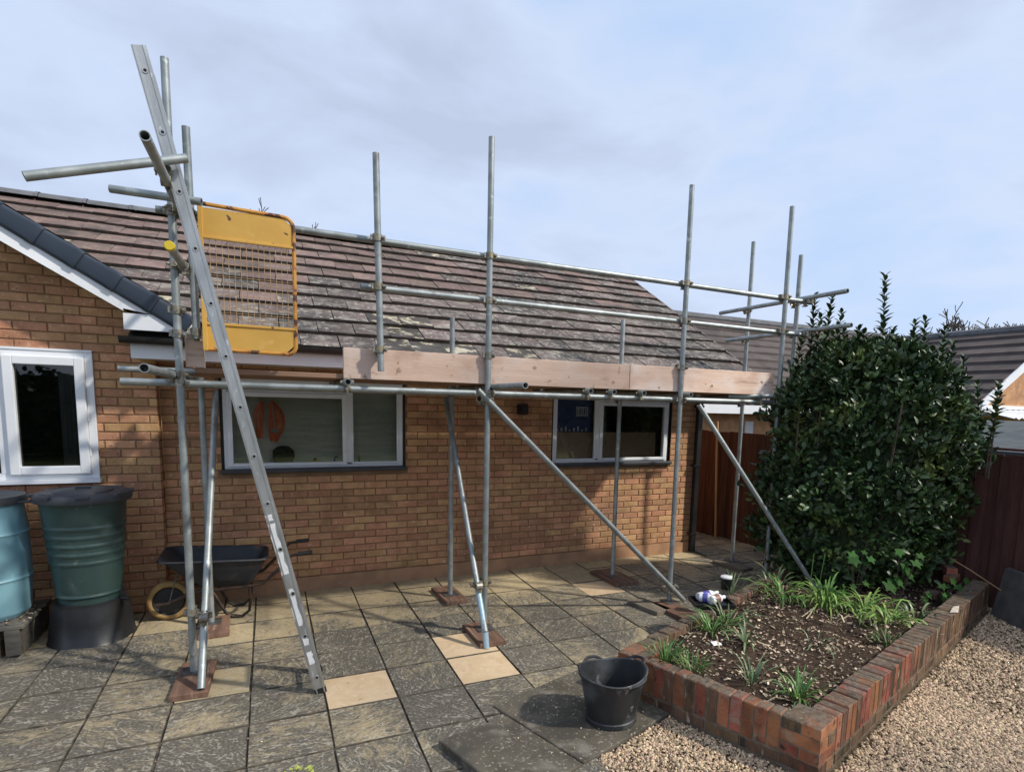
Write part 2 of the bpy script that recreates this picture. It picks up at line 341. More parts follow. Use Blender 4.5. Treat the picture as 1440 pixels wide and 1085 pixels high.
    stonegrey=mat('leaning_slab', (0.10, 0.095, 0.09), (0.065, 0.062, 0.06), 7, rough=0.9, bump=0.4, bscale=60),
)

# ------------------------------------------------------------------ building blocks
WL = {}
def tag(o, label=None, cat=None, group=None, kind=None):
    if label: o['label'] = label
    if cat: o['category'] = cat
    if group: o['group'] = group
    if kind: o['kind'] = kind
    return o
def empty(name, loc, label=None, cat=None, group=None, kind=None):
    o = bpy.data.objects.new(name, None)
    o.empty_display_size = 0.1
    o.location = loc
    COL.objects.link(o)
    WL[o] = Vector(loc)
    return tag(o, label, cat, group, kind)
def place(name, mesh, loc, parent=None, rot=None, scale=None, color=None):
    """one object that may share its mesh; loc is in world space"""
    o = bpy.data.objects.new(name, mesh)
    COL.objects.link(o)
    loc = Vector(loc)
    if parent is not None:
        o.parent = parent
        o.location = loc - WL[parent]
    else:
        o.location = loc
    WL[o] = loc
    if rot is not None: o.rotation_euler = rot
    if scale is not None: o.scale = scale
    if color is not None: o.color = color
    return o

class MB:
    def __init__(s):
        s.v, s.f = [], []
    def add(s, vs_, fs):
        k = len(s.v)
        s.v += [tuple(v) for v in vs_]
        s.f += [tuple(i + k for i in f) for f in fs]
        return s
    def box(s, x0, x1, y0, y1, z0, z1):
        return s.add([(x0, y0, z0), (x1, y0, z0), (x1, y1, z0), (x0, y1, z0), (x0, y0, z1), (x1, y0, z1), (x1, y1, z1), (x0, y1, z1)],
                     [(0, 3, 2, 1), (4, 5, 6, 7), (0, 1, 5, 4), (1, 2, 6, 5), (2, 3, 7, 6), (3, 0, 4, 7)])
    def obox(s, c, ax, ay, az):
        """oriented box: centre and three half-axis vectors"""
        c, ax, ay, az = map(Vector, (c, ax, ay, az))
        P = [c + a * ax + b * ay + d * az for d in (-1, 1) for a, b in ((-1, -1), (1, -1), (1, 1), (-1, 1))]
        return s.add(P, [(0, 3, 2, 1), (4, 5, 6, 7), (0, 1, 5, 4), (1, 2, 6, 5), (2, 3, 7, 6), (3, 0, 4, 7)])
    def cham(s, x0, x1, y0, y1, z0, z1, c, axis=2):
        """box whose +axis face has chamfered edges (axis 2: top, axis 1: -y front)"""
        if axis == 2:
            P = [(x0, y0, z0), (x1, y0, z0), (x1, y1, z0), (x0, y1, z0), (x0, y0, z1 - c), (x1, y0, z1 - c), (x1, y1, z1 - c), (x0, y1, z1 - c),
                 (x0 + c, y0 + c, z1), (x1 - c, y0 + c, z1), (x1 - c, y1 - c, z1), (x0 + c, y1 - c, z1)]
        else:
            P = [(x0, y1, z0), (x0, y1, z1), (x1, y1, z1), (x1, y1, z0), (x0, y0 + c, z0), (x0, y0 + c, z1), (x1, y0 + c, z1), (x1, y0 + c, z0),
                 (x0 + c, y0, z0 + c), (x0 + c, y0, z1 - c), (x1 - c, y0, z1 - c), (x1 - c, y0, z0 + c)]
            F = [(0, 1, 2, 3), (11, 10, 9, 8)]
            for i in range(4):
                j = (i + 1) % 4
                F += [(i, i + 4, j + 4, j), (i + 4, i + 8, j + 8, j + 4)]
            return s.add(P, F)
        F = [(0, 3, 2, 1), (8, 9, 10, 11)]
        for i in range(4):
            j = (i + 1) % 4
            F += [(i, j, j + 4, i + 4), (i + 4, j + 4, j + 8, i + 8)]
        return s.add(P, F)
    def prism(s, poly, y0, y1):
        """polygon in x,z (counter-clockwise seen from -y) extruded in y"""
        n = len(poly)
        P = [(x, y0, z) for x, z in poly] + [(x, y1, z) for x, z in poly]
        F = [tuple(range(n)), tuple(range(2 * n - 1, n - 1, -1))]
        for i in range(n):
            j = (i + 1) % n
            F.append((j, i, i + n, j + n))
        return s.add(P, F)
    def ring(s, c, t, r, n, up=None):
        t = Vector(t).normalized()
        a = t.orthogonal().normalized() if up is None else (Vector(up) - Vector(up).dot(t) * t).normalized()
        b = t.cross(a)
        k = len(s.v)
        for i in range(n):
            an = 2 * math.pi * i / n
            s.v.append(tuple(Vector(c) + r * (math.cos(an) * a + math.sin(an) * b)))
        return list(range(k, k + n))
    def skin(s, A, B):
        n = len(A)
        for i in range(n):
            j = (i + 1) % n
            s.f.append((A[i], A[j], B[j], B[i]))
    def tube(s, p, q, r, n=14, hollow=0.0, caps=True):
        p, q = Vector(p), Vector(q)
        t = q - p
        up = t.orthogonal()
        A, B = s.ring(p, t, r, n, up), s.ring(q, t, r, n, up)
        s.skin(A, B)
        if hollow:
            for ends, c, d in ((A, p, 1), (B, q, -1)):
                I = s.ring(c, t, hollow, n, up)
                D = s.ring(c + t.normalized() * min(0.12, t.length * 0.45) * d, t, hollow, n, up)
                if d > 0:
                    s.skin(I, ends); s.skin(D, I); s.f.append(tuple(reversed(D)))
                else:
                    s.skin(ends, I); s.skin(I, D); s.f.append(tuple(D))
        elif caps:
            s.f.append(tuple(reversed(A))); s.f.append(tuple(B))
        return s
    def path(s, pts, r, n=10, caps=True):
        pts = [Vector(p) for p in pts]
        rs = r if isinstance(r, (list, tuple)) else [r] * len(pts)
        up = (pts[1] - pts[0]).orthogonal()
        prev = None
        for i, p in enumerate(pts):
            t = (pts[min(i + 1, len(pts) - 1)] - pts[max(i - 1, 0)]).normalized()
            up = (up - up.dot(t) * t).normalized()
            Rg = s.ring(p, t, rs[i], n, up)
            if prev: s.skin(prev, Rg)
            elif caps: s.f.append(tuple(reversed(Rg)))
            prev = Rg
        if caps: s.f.append(tuple(prev))
        return s
    def lathe(s, prof, c=(0, 0, 0), n=40, sx=1.0, sy=1.0, close=True):
        k = len(s.v)
        c = Vector(c)
        for r, z in prof:
            for i in range(n):
                an = 2 * math.pi * i / n
                s.v.append((c.x + sx * r * math.cos(an), c.y + sy * r * math.sin(an), c.z + z))
        for j in range(len(prof) - 1):
            for i in range(n):
                a, b = k + j * n + i, k + j * n + (i + 1) % n
                s.f.append((a, b, b + n, a + n))
        if close:
            s.f.append(tuple(range(k + n - 1, k - 1, -1)))
            s.f.append(tuple(range(k + (len(prof) - 1) * n, k + len(prof) * n)))
        return s
    def mesh(s, name, m, smooth=False, off=(0, 0, 0)):
        me = bpy.data.meshes.new(name)
        off = Vector(off)
        me.from_pydata([tuple(Vector(v) - off) for v in s.v], [], s.f)
        if m: me.materials.append(MT[m] if isinstance(m, str) else m)
        if smooth:
            me.polygons.foreach_set('use_smooth', [True] * len(me.polygons))
            try: me.set_sharp_from_angle(angle=R_(40))
            except Exception: pass
        me.update()
        return me
    def build(s, name, m, parent=None, smooth=False, local=False):
        """link as one object; its origin sits at the middle of its base (world coordinates in, unless local)"""
        V = np.array(s.v)
        if local:
            o = bpy.data.objects.new(name, s.mesh(name, m, smooth)); COL.objects.link(o)
            if parent is not None: o.parent = parent
            WL[o] = WL.get(parent, Vector((0, 0, 0)))
            return o
        c = (V.min(0) + V.max(0)) / 2; c[2] = V[:, 2].min()
        return place(name, s.mesh(name, m, smooth, c), c, parent)

def np_mesh(name, V, F, m, smooth=False):
    me = bpy.data.meshes.new(name)
    V = np.asarray(V, np.float32); F = np.asarray(F, np.int32)
    k = F.shape[1]
    me.vertices.add(len(V)); me.vertices.foreach_set('co', V.ravel())
    me.loops.add(F.size); me.loops.foreach_set('vertex_index', F.ravel())
    me.polygons.add(len(F)); me.polygons.foreach_set('loop_start', np.arange(0, F.size, k, dtype=np.int32))
    me.polygons.foreach_set('loop_total', np.full(len(F), k, np.int32))
    if smooth: me.polygons.foreach_set('use_smooth', np.ones(len(F), bool))
    me.materials.append(MT[m])
    me.update(calc_edges=True); me.validate()
    return me

def in_view(p, margin=1.08):
    """rough test whether a point is in the picture: returns depth or None"""
    q = cam.rotation_euler.to_matrix().transposed() @ (Vector(p) - CAM)
    if q.z > -0.2: return None
    u = 765.5 + 822.8 * q.x / -q.z; v = 667 - 822.8 * q.y / -q.z
    m = 60
    return -q.z if -m < u < 1440 + m and -m < v < 1085 + m else None

# ================================================================== SETTING: ground, gravel, patio
g = MB(); g.add([(-300, -300, -0.06), (300, -300, -0.06), (300, 300, -0.06), (-300, 300, -0.06)], [(0, 1, 2, 3)])
tag(g.build('ground', 'ground'), kind='structure')

PU, PV = Vector((0.95, 0.312, 0)), Vector((0.312, -0.95, 0))        # the planter's and the pads' directions
PADC = Vector((0.551, -3.24, 0))
def pad_uv(x, y):
    d = Vector((x, y, 0)) - PADC
    return d.dot(PU), d.dot(PV)

g = MB()
gp = [(-0.9, -4.35), (1.0, -3.75), (2.2, -3.2), (6.62, -2.6), (7.0, -5.4), (5.5, -9), (-3.0, -9)]
g.add([(x, y, -0.022) for x, y in gp], [tuple(range(len(gp) - 1, -1, -1))])
gravel_o = tag(g.build('gravel_path', 'gravelbed'), kind='structure')

# planter outline (outer corners)
PL_FL, PL_NR = Vector((1.89, -3.04, 0)), Vector((2.375, -4.33, 0))
PL_RF, PL_LF = Vector((6.42, -3.03, 0)), Vector((4.75, -1.84, 0))
def inside(x, y, poly):
    c = False
    n = len(poly)
    for i in range(n):
        x1, y1 = poly[i]; x2, y2 = poly[(i + 1) % n]
        if (y1 > y) != (y2 > y) and x < (x2 - x1) * (y - y1) / (y2 - y1) + x1: c = not c
    return c
PLANTER = [(PL_FL.x, PL_FL.y), (PL_NR.x, PL_NR.y), (PL_RF.x, PL_RF.y), (6.3, -1.55), (PL_LF.x, PL_LF.y)]

patio = empty('patio', (0, -2, 0), kind='structure')
b = MB(); b.box(-4.2, 6.9, -4.6, 3.6, -0.05, -0.014)
# the bed of joint sand stops at the gravel edge
b = MB()
bedp = [(-4.2, 3.6), (-4.2, -5.2), (-0.85, -5.2), (0.2, -3.92), (1.9, -3.35), (6.6, -2.55), (6.0, 3.6)]
b.add([(x, y, -0.012) for x, y in bedp], [tuple(range(len(bedp)))])
b.build('joint_bed', 'joint', patio)
S = 0.455
def slab_mesh(name, m, w=S - 0.003, d=S - 0.009):
    q = MB(); q.cham(-w / 2, w / 2, -d / 2, d / 2, -0.045, 0.0, 0.0045)
    me_ = q.mesh(name, m); me_.materials.append(MT['joint'])
    for i_ in range(2, len(me_.polygons)): me_.polygons[i_].material_index = 1      # grimy edges
    return me_
SLAB, CREAM = slab_mesh('slab', 'slab'), slab_mesh('slab', 'cream')
creams = {(0, -2.105), (2, -2.105), (2, -1.65), (6, -0.74)}
rows = [0.455 * k - 0.285 for k in range(1, 9)]
ytops = [-0.285] + [-0.285 - 0.455 * k for k in range(1, 11)]
slab_rng = random.Random(4)
def add_slab(cx, cy, sy=1.0, dirt=0.6, me=SLAB, sx=1.0):
    place('slab', me, (cx, cy, slab_rng.uniform(-0.0025, 0.0025)), patio,
          rot=(slab_rng.uniform(-.003, .003), slab_rng.uniform(-.003, .003), slab_rng.uniform(-.010, .010)), scale=(sx * slab_rng.uniform(.982, 1.0), sy * slab_rng.uniform(.982, 1.0), 1), color=(dirt, 0, 0, 1))
for i in range(-8, 14):
    x0 = S * i; cx = x0 + S / 2
    if x0 < 5.0:                                                     # cut row against the wall
        if cx > -1.2: add_slab(cx, -0.1445, 0.281 / 0.446, slab_rng.uniform(-0.05, 0.22))
        elif cx > -3.6: add_slab(cx, -0.214, 0.14 / 0.446, 0.3)
    for yt in ytops:
        cy = yt - S / 2
        u, v = pad_uv(cx, cy)
        if v > 0.62 and cx > -0.6: continue
        if inside(cx, cy, PLANTER): continue
        if cx > 6.15 - 0.1375 * cy: continue
        if cy < -4.3: continue
        key = (i, round(yt, 3))
        near = abs(yt + 0.285) < 0.01
        if near: d = slab_rng.uniform(0.05, 0.35)
        elif abs(yt + 0.74) < 0.01: d = slab_rng.uniform(0.42, 0.62)
        else: d = slab_rng.uniform(0.62, 1.08)
        if cx < -1.0: d = slab_rng.uniform(0.55, 0.8)
        if cx < -1.0 and cy > -0.9: d = slab_rng.uniform(0.2, 0.4)
        if i == -2 and -2.2 < cy < -0.5: d = 0.12 if yt in (-1.65, -0.74) else 0.5
        if 1.2 < cx < 2.8 and -2.6 < cy < -1.0: d -= 0.18
        if cx > 3.6: d = slab_rng.uniform(0.45, 0.75)
        if key in creams: add_slab(cx, cy, me=CREAM)
        else: add_slab(cx, cy, 1.0, d)
for i in range(11, 14):                                               # side passage beyond the house corner
    for k in range(0, 8):
        cx, cy = S * i + S / 2 + 0.06, -0.285 + S * k + S / 2
        if cx < 6.1 - 0.1375 * cy + 0.2: add_slab(cx, cy, dirt=slab_rng.uniform(0.4, 0.7))

# two concrete pads beside the gravel, the left edge standing proud
def pz(p): return 0.052 - 0.072 * max(0, min(0.56, (Vector((p.x, p.y, 0)) - PADC).dot(PU)))
for k, (u0, u1, v0, v1) in enumerate(((0.0, 0.515, 0.0, 0.67), (0.525, 1.44, -0.16, 0.665))):
    q = MB()
    P = [PADC + PU * a + PV * c for a, c in ((u0, v1), (u1, v1), (u1, v0), (u0, v0))]
    ch = 0.006
    Q = [PADC + PU * a + PV * c for a, c in ((u0 + ch, v1 - ch), (u1 - ch, v1 - ch), (u1 - ch, v0 + ch), (u0 + ch, v0 + ch))]
    q.add([(p.x, p.y, -0.03) for p in P] + [(p.x, p.y, pz(p) - .006) for p in P] + [(p.x, p.y, pz(p)) for p in Q],
          [(8, 9, 10, 11)] + [f for i in range(4) for j in [(i + 1) % 4] for f in ((i, j, j + 4, i + 4), (i + 4, j + 4, j + 8, i + 8))])
    q.build('concrete_pad', 'concrete', patio)

# gravel stones: real pebbles where they show, one object
def pebbles(n, poly_test, bounds, zbase, smin, smax, flat, seed):
    r = np.random.default_rng(seed)
    x0, x1, y0, y1 = bounds
    pts = np.stack([r.uniform(x0, x1, n * 3), r.uniform(y0, y1, n * 3)], 1)
    # keep more stones near the camera
    dist = np.hypot(pts[:, 0] - CAM.x, pts[:, 1] - CAM.y)
    keep = np.array([poly_test(a, c) for a, c in pts])
    pts = pts[keep][:n]
    m = len(pts)
    base = np.array([(1, 0, 0), (0, 1, 0), (-1, 0, 0), (0, -1, 0), (.62, .62, .62), (-.62, .62, .62), (-.62, -.62, .62), (.62, -.62, .62), (0, 0, 1.0)], float)
    F0 = np.array([(0, 1, 4), (1, 2, 5), (2, 3, 6), (3, 0, 7), (0, 4, 7), (1, 5, 4), (2, 6, 5), (3, 7, 6), (4, 5, 8), (5, 6, 8), (6, 7, 8), (7, 4, 8)])
    V = base[None] * (1 + r.uniform(-.28, .28, (m, 9, 3)))
    sc = r.uniform(smin, smax, m) * (0.7 + 0.6 * r.random(m) ** 2)
    V *= np.stack([sc, sc * r.uniform(.6, .95, m), sc * r.uniform(flat * .7, flat * 1.3, m)], 1)[:, None]
    a = r.uniform(0, 6.283, m); ca, sa = np.cos(a)[:, None], np.sin(a)[:, None]
    tx, ty = r.normal(0, .35, (m, 1)), r.normal(0, .35, (m, 1))
    z = V[..., 2] + V[..., 0] * tx + V[..., 1] * ty
    V = np.stack([V[..., 0] * ca - V[..., 1] * sa + pts[:, :1], V[..., 0] * sa + V[..., 1] * ca + pts[:, 1:], z + (zbase + r.uniform(0, 0.007, m))[:, None]], -1)
    F = (F0[None] + (np.arange(m) * 9)[:, None, None]).reshape(-1, 3)
    return V.reshape(-1, 3), F
PL_OUT = [(PL_FL.x - .02, PL_FL.y), (PL_NR.x - .01, PL_NR.y - .03), (PL_RF.x, PL_RF.y - .03), (6.5, -1.5), (PL_LF.x, PL_LF.y)]
def on_gravel(x, y):
    if not inside(x, y, gp): return False
    u, v = pad_uv(x, y)
    if v < 0.675 and x < 2.3: return False
    return not inside(x, y, PL_OUT)
V1, F1 = pebbles(30000, on_gravel, (0.9, 4.2, -4.9, -3.1), -0.014, 0.006, 0.0135, 0.75, 1)
V2, F2 = pebbles(22000, on_gravel, (3.4, 6.9, -4.9, -2.6), -0.014, 0.007, 0.014, 0.75, 2)
pe = bpy.data.objects.new('gravel', np_mesh('gravel', np.concatenate([V1, V2]), np.concatenate([F1, F2 + len(V1)]), 'pebble'))
COL.objects.link(pe)
tag(pe, 'loose buff and brown gravel beside the brick planter', 'gravel', kind='stuff')
# stray chippings on the paving
def on_pad(x, y):
    u, v = pad_uv(x, y)
    return 0.02 < u < 1.4 and 0.02 < v < 0.65
V3, F3 = pebbles(70, on_pad, (0.5, 2.1, -3.9, -2.9), 0.016, 0.004, 0.009, 0.7, 3)
def on_slabs(x, y): return not inside(x, y, PL_OUT) and pad_uv(x, y)[1] < -0.03 or x < 0.4
V4, F4 = pebbles(110, on_slabs, (-2.6, 3.2, -3.4, -0.7), 0.001, 0.003, 0.008, 0.6, 4)
st = bpy.data.objects.new('stray_chippings', np_mesh('stray_chippings', np.concatenate([V3, V4]), np.concatenate([F3, F4 + len(V3)]), 'pebble'))
COL.objects.link(st)
tag(st, 'scattered pale stone chippings lying on the dark paving', 'chippings', kind='stuff')

# ================================================================== HOUSE
house = empty('brick_bungalow', (1.9, 2.6, 0), 'orange brick bungalow with brown tiled roof behind the scaffolding', 'house')
YW = 0.0            # main wall face
YG = -0.14          # gable wing wall face
XC = -1.19          # wing corner
XR = 5.03           # right corner
WIN1 = (-0.715, 1.045, 1.245, 2.17)
WIN2 = (2.80, 4.575, 1.235, 2.17)
WING = (-3.05, -1.632, 1.235, 2.325)
RAKE = lambda x: 2.66 - 0.603 * (x + 1.341)    # underside of the bargeboard

wall = MB()
def wall_with(win_list, x0, x1, y0, y1, z0, z1, mb):
    xs = x0
    for (a, c, z2, z3) in win_list:
        mb.box(xs, a, y0, y1, z0, z1)
        mb.box(a, c, y0, y1, z0, z2)
        mb.box(a, c, y0, y1, z3, z1)
        xs = c
    mb.box(xs, x1, y0, y1, z0, z1)
wall_with([WIN1, WIN2], XC, XR - 0.006, 0.007, 0.25, 0.15, 2.34, wall)
main_wall = wall.build('wall', 'mortar', house)
q = MB()
q.box(XR - 0.25, XR - 0.007, 0.25, 5.7, 0.0, 2.34)                     # right flank
q.box(-6.5, XR, 5.45, 5.7, 0.0, 2.34)                                  # rear
q.box(-6.5, -6.25, -0.14, 5.45, 0.0, 2.34)
q.add([(XR - 0.008, -0.1, 2.34), (XR - 0.008, 5.4, 2.34), (XR - 0.008, 2.62, 4.0), (XR - 0.2, -0.1, 2.34), (XR - 0.2, 5.4, 2.34), (XR - 0.2, 2.62, 4.0)],
      [(0, 1, 2), (5, 4, 3), (0, 2, 5, 3), (1, 4, 5, 2)])
flank = q.build('flank_wall', 'brick', house)
q = MB()
q.box(XC + 0.002, XR + 0.004, -0.010, 0.12, -0.03, 0.149)
q.build('plinth', 'plinth', house)
# wing wall backing
q = MB()
q.box(-6.5, WING[0], YG + 0.007, YG + 0.25, 0.0, 2.65)
q.box(WING[1], XC - 0.007, YG + 0.007, YG + 0.25, 0.0, 2.57)
q.box(WING[0], WING[1], YG + 0.007, YG + 0.25, 0.0, WING[2])
q.box(WING[0], WING[1], YG + 0.007, YG + 0.25, WING[3], 2.57)
q.prism([(-6.3, 2.57), (XC - 0.007, 2.57), (-1.2, 2.59), (-3.75, RAKE(-3.75) + 0.04)], YG + 0.008, YG + 0.24)
q.box(XC - 0.2, XC - 0.006, YG + 0.25, 0.1, 0, 2.57)
wing_wall = q.build('gable_wall', 'mortar', house)

def brick_mesh(w, h=0.065, d=0.05):
    m_ = MB(); m_.cham(-w / 2, w / 2, 0, d, -h / 2, h / 2, 0.004, axis=1)
    return m_.mesh('brick', 'brick')
BRICK = brick_mesh(0.215)
bricks = []         # (x centre, width, y face, z centre, parent, which)
def lay(x0, x1, z0, z1, yf, wins, parent, phase=0.0, cut=None):
    k = 0
    z = z0
    while z + 0.03 < z1:
        off = (0.1125 if k % 2 else 0.0) + phase
        x = x0 - 0.225 + (off % 0.225)
        while x < x1:
            segs = [(max(x + 0.005, x0), min(x + 0.22, x1))]
            for (a, c, z2, z3) in wins:
                if z + 0.065 > z2 + 0.012 and z < z3 - 0.012:
                    ns = []
                    for s0, s1 in segs:
                        if s1 <= a or s0 >= c: ns.append((s0, s1))
                        else:
                            if s0 < a: ns.append((s0, a))
                            if s1 > c: ns.append((c, s1))
                    segs = ns
            for s0, s1 in segs:
                if s1 - s0 > 0.03 and (cut is None or cut((s0 + s1) / 2, z + 0.033)):
                    bricks.append(((s0 + s1) / 2, s1 - s0, yf, z + 0.0375, parent))
            x += 0.225
        z += 0.075; k += 1
lay(XC + 0.0, XR, 0.155, 2.32, YW, [WIN1, WIN2], main_wall, 0.0)
lay(-3.9, XC, 0.005, 3.3, YG, [WING], wing_wall, 0.06, cut=lambda x, z: z < RAKE(x) + 0.05 or (x > -1.38 and z < 2.55))
def brick_score(bk):
    d = in_view((bk[0], bk[2], bk[3]))
    if d is None: return 99
    hid = 0
    if bk[3] > 2.2 and bk[2] == YW: hid = 20
    if bk[2] == YG and bk[0] > -2.05 and bk[0] < -1.35 and bk[3] < 1.15: hid = 20
    if bk[2] == YG and bk[0] < -2.05 and bk[3] < 1.2: hid = 20
    return d + hid + (0.6 if bk[1] < 0.1 else 0)
bricks.sort(key=brick_score)
br = random.Random(3)
for (x, w, yf, z, par) in bricks[:300]:
    place('brick', BRICK, (x + br.uniform(-.001, .001), yf + br.uniform(-.0015, .0025), z + br.uniform(-.0015, .0015)), par,
          rot=(0, br.uniform(-.006, .006), br.uniform(-.004, .004)), scale=(w / 0.215, 1, 1))
for par, nm in ((main_wall, 'brickwork'), (wing_wall, 'brickwork')):
    q = MB()
    for (x, w, yf, z, pp) in bricks[300:]:
        if pp is par:
            jy, jz = br.uniform(-.0015, .0025), br.uniform(-.0015, .0015)
            q.cham(x - w / 2, x + w / 2, yf + jy, yf + jy + 0.05, z - 0.0325 + jz, z + 0.0325 + jz, 0.004, axis=1)
    # wing return face and right corner returns
    if par is wing_wall:
        for k in range(33):
            q.box(XC - 0.06, XC + 0.0005, YG + 0.012 if k % 2 else YG + 0.053, -0.004, 0.0 + 0.075 * k + 0.005, 0.075 * k + 0.07)
    else:
        for k in range(28):
            for j in range(6):
                y0 = 0.06 + j * 0.225 + (0.1125 if k % 2 else 0)
                q.box(XR - 0.05, XR, y0, y0 + 0.215, 0.155 + 0.075 * k + 0.005, 0.155 + 0.075 * k + 0.07)
    if q.v:
        o = q.build(nm, 'brick', par); o['kind'] = 'stuff'

# ------------------------------------------------------------------ windows
def frame_mb(x0, x1, z0, z1, y0, y1, t, tb=None):
    tb = tb or t
    q = MB()
    q.box(x0, x0 + t, y0, y1, z0, z1); q.box(x1 - t, x1, y0, y1, z0, z1)
    q.box(x0 + t, x1 - t, y0 + .001, y1, z0, z0 + tb); q.box(x0 + t, x1 - t, y0 + .001, y1, z1 - t, z1)
    return q
def bevel_obj(o, w=0.004):
    md = o.modifiers.new('bevel', 'BEVEL'); md.width = w; md.segments = 2; md.limit_method = 'ANGLE'
def window_main(x0, x1, z0, z1, mull, sash_side, gm):
    """x0..x1: the white frame"""
    w = empty('window', ((x0 + x1) / 2, 0.05, z0)); w.parent = house; w.location = Vector(WL[w]) - WL[house]
    o = frame_mb(x0, x1, z0, z1, 0.035, 0.10, 0.040, 0.028).build('frame', 'upvc', w); bevel_obj(o)
    q = MB(); q.box(mull - 0.03, mull + 0.03, 0.033, 0.098, z0 + 0.045, z1 - 0.045); o = q.build('mullion', 'upvc', w); bevel_obj(o)
    for side in (0, 1):
        a, c = (x0 + 0.047, mull - 0.032) if side == 0 else (mull + 0.032, x1 - 0.047)
        if side == sash_side:
            ztop = z1 - 0.05
            zs = 2.035
            o = frame_mb(a - 0.012, c + 0.012, z0 + 0.020, zs, 0.018, 0.07, 0.044, 0.034).build('sash', 'upvc', w); bevel_obj(o)
            q = MB(); q.box(a, c, 0.04, 0.09, zs + 0.004, ztop); q.build('head_panel', 'upvc', w)
            q = MB(); q.box(a + 0.030, c - 0.030, 0.045, 0.051, z0 + 0.052, zs - 0.042); q.build('pane', gm, w)
        else:
            o = frame_mb(a - .006, c + .006, z0 + 0.029, z1 - 0.042, 0.045, 0.08, 0.020).build('bead', 'upvc', w)
            q = MB(); q.box(a + 0.016, c - 0.016, 0.06, 0.066, z0 + 0.046, z1 - 0.060); q.build('pane', gm, w)
    q = MB(); q.box(x0 - 0.024, x0 - 0.001, 0.03, 0.12, z0, z1); q.build('trim', 'gutter', w)  # black strip painted in for the shadow gap beside the frame
    q = MB(); q.box(x1 + 0.001, x1 + 0.024, 0.03, 0.12, z0, z1); q.build('trim', 'gutter', w)  # same painted shadow gap on the right side
    q = MB(); q.box(x0 - 0.028, x1 + 0.030, -0.045, 0.12, z0 - 0.041, z0 - 0.001); o = q.build('sill', 'sill', w); bevel_obj(o, 0.006)
    return w
window_main(-0.69, 1.02, 1.287, 2.16, 0.462, 0, 'glass')
window_main(2.83, 4.55, 1.277, 2.16, 3.465, 1, 'glass')
# the wing's white window, its right sash
w = empty('window', (-2.1, -0.1, 1.25)); w.parent = house; w.location = Vector(WL[w]) - WL[house]
o = frame_mb(-3.05, -1.634, 1.255, 2.324, -0.165, -0.06, 0.055).build('frame', 'upvc', w); bevel_obj(o)
q = MB(); q.box(-2.29, -2.225, -0.167, -0.062, 1.31, 2.269); o = q.build('mullion', 'upvc', w); bevel_obj(o)
o = frame_mb(-2.225, -1.69, 1.30, 2.275, -0.20, -0.13, 0.068).build('sash', 'upvc', w); bevel_obj(o, 0.006)
for hz in (1.45, 1.75):
    q = MB(); q.tube((-1.683, -0.185, hz), (-1.683, -0.185, hz + 0.07), 0.008, 8); q.build('hinge', 'upvc', w)
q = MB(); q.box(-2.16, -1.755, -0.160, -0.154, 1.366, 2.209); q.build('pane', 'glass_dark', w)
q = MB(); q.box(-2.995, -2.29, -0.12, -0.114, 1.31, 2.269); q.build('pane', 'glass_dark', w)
q = MB(); q.box(-3.07, -1.625, -0.20, -0.05, 1.222, 1.254); q.build('sill', 'upvc', w)
q = MB(); q.box(-3.05, -1.634, -0.172, -0.10, 2.3245, 2.343); q.build('head_trim', 'upvc', w)
# inside the rooms
def panel(name, m, x0, x1, y, z0, z1, parent, wav=0.0, n=1):
    q = MB()
    P, F = [], []
    for i in range(n + 1):
        x = x0 + (x1 - x0) * i / n
        yy = y + wav * math.sin(i * 1.9)
        P += [(x, yy, z0), (x, yy, z1)]
    for i in range(n): F.append((2 * i, 2 * i + 2, 2 * i + 3, 2 * i + 1))
    q.add(P, F)
    return q.build(name, m, parent, smooth=n > 1)
q = MB(); q.box(-0.70, 1.03, 0.121, 0.240, 1.235, 1.267); q.build('inner_sill', 'upvc', house)
q = MB(); q.box(-0.72, 1.04, 0.215, 0.225, 1.2675, 2.17); q.build('blind', 'blind', house)
q = MB(); q.box(2.83, 4.55, 0.121, 0.355, 1.235, 1.267); q.build('inner_sill', 'upvc', house)
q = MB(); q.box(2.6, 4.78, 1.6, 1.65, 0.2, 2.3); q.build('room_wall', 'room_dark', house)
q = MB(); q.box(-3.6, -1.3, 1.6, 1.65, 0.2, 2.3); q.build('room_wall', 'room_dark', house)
q = MB(); q.box(-6.3, 5.0, 0.25, 5.4, 2.30, 2.335); q.build('ceiling', 'soffit', house)
cur = panel('curtain', 'curtain', -1.89, -1.735, -0.105, 1.32, 2.26, None, 0.014, 14)
tag(cur, 'pale net curtain hanging at the right of the dark white-framed window', 'curtain')

# ------------------------------------------------------------------ roof
YE, ZE, YRG, ZRG, XV = -0.50, 2.45, 2.62, 4.205, 5.48
PITCH = math.atan2(ZRG - ZE, YRG - YE)
SL = math.hypot(ZRG - ZE, YRG - YE)
roof = empty('roof', (1.5, YE, ZE)); roof.parent = house; roof.location = Vector(WL[roof]) - WL[house]
def rp(x, s_, h=0.0):
    """point on the main roof: s_ up the slope from the eave, h off the plane"""
    return Vector((x, YE + s_ * math.cos(PITCH) - h * math.sin(PITCH), ZE + s_ * math.sin(PITCH) + h * math.cos(PITCH)))
q = MB()
P = [rp(-1.33, 0.02, -0.03), rp(XV - 0.03, 0.02, -0.03), rp(XV - 0.03, SL, -0.03), rp(-4.6, SL, -0.03), rp(-1.33, 0.35, -0.03)]
q.add(P, [(0, 1, 2, 3, 4)])
q.add([(-6.6, 5.74, ZE), (XV, 5.74, ZE), (XV, YRG, ZRG), (-6.6, YRG, ZRG)], [(0, 1, 2, 3)])
q.build('roof_deck', 'gutter', roof)
q = MB()
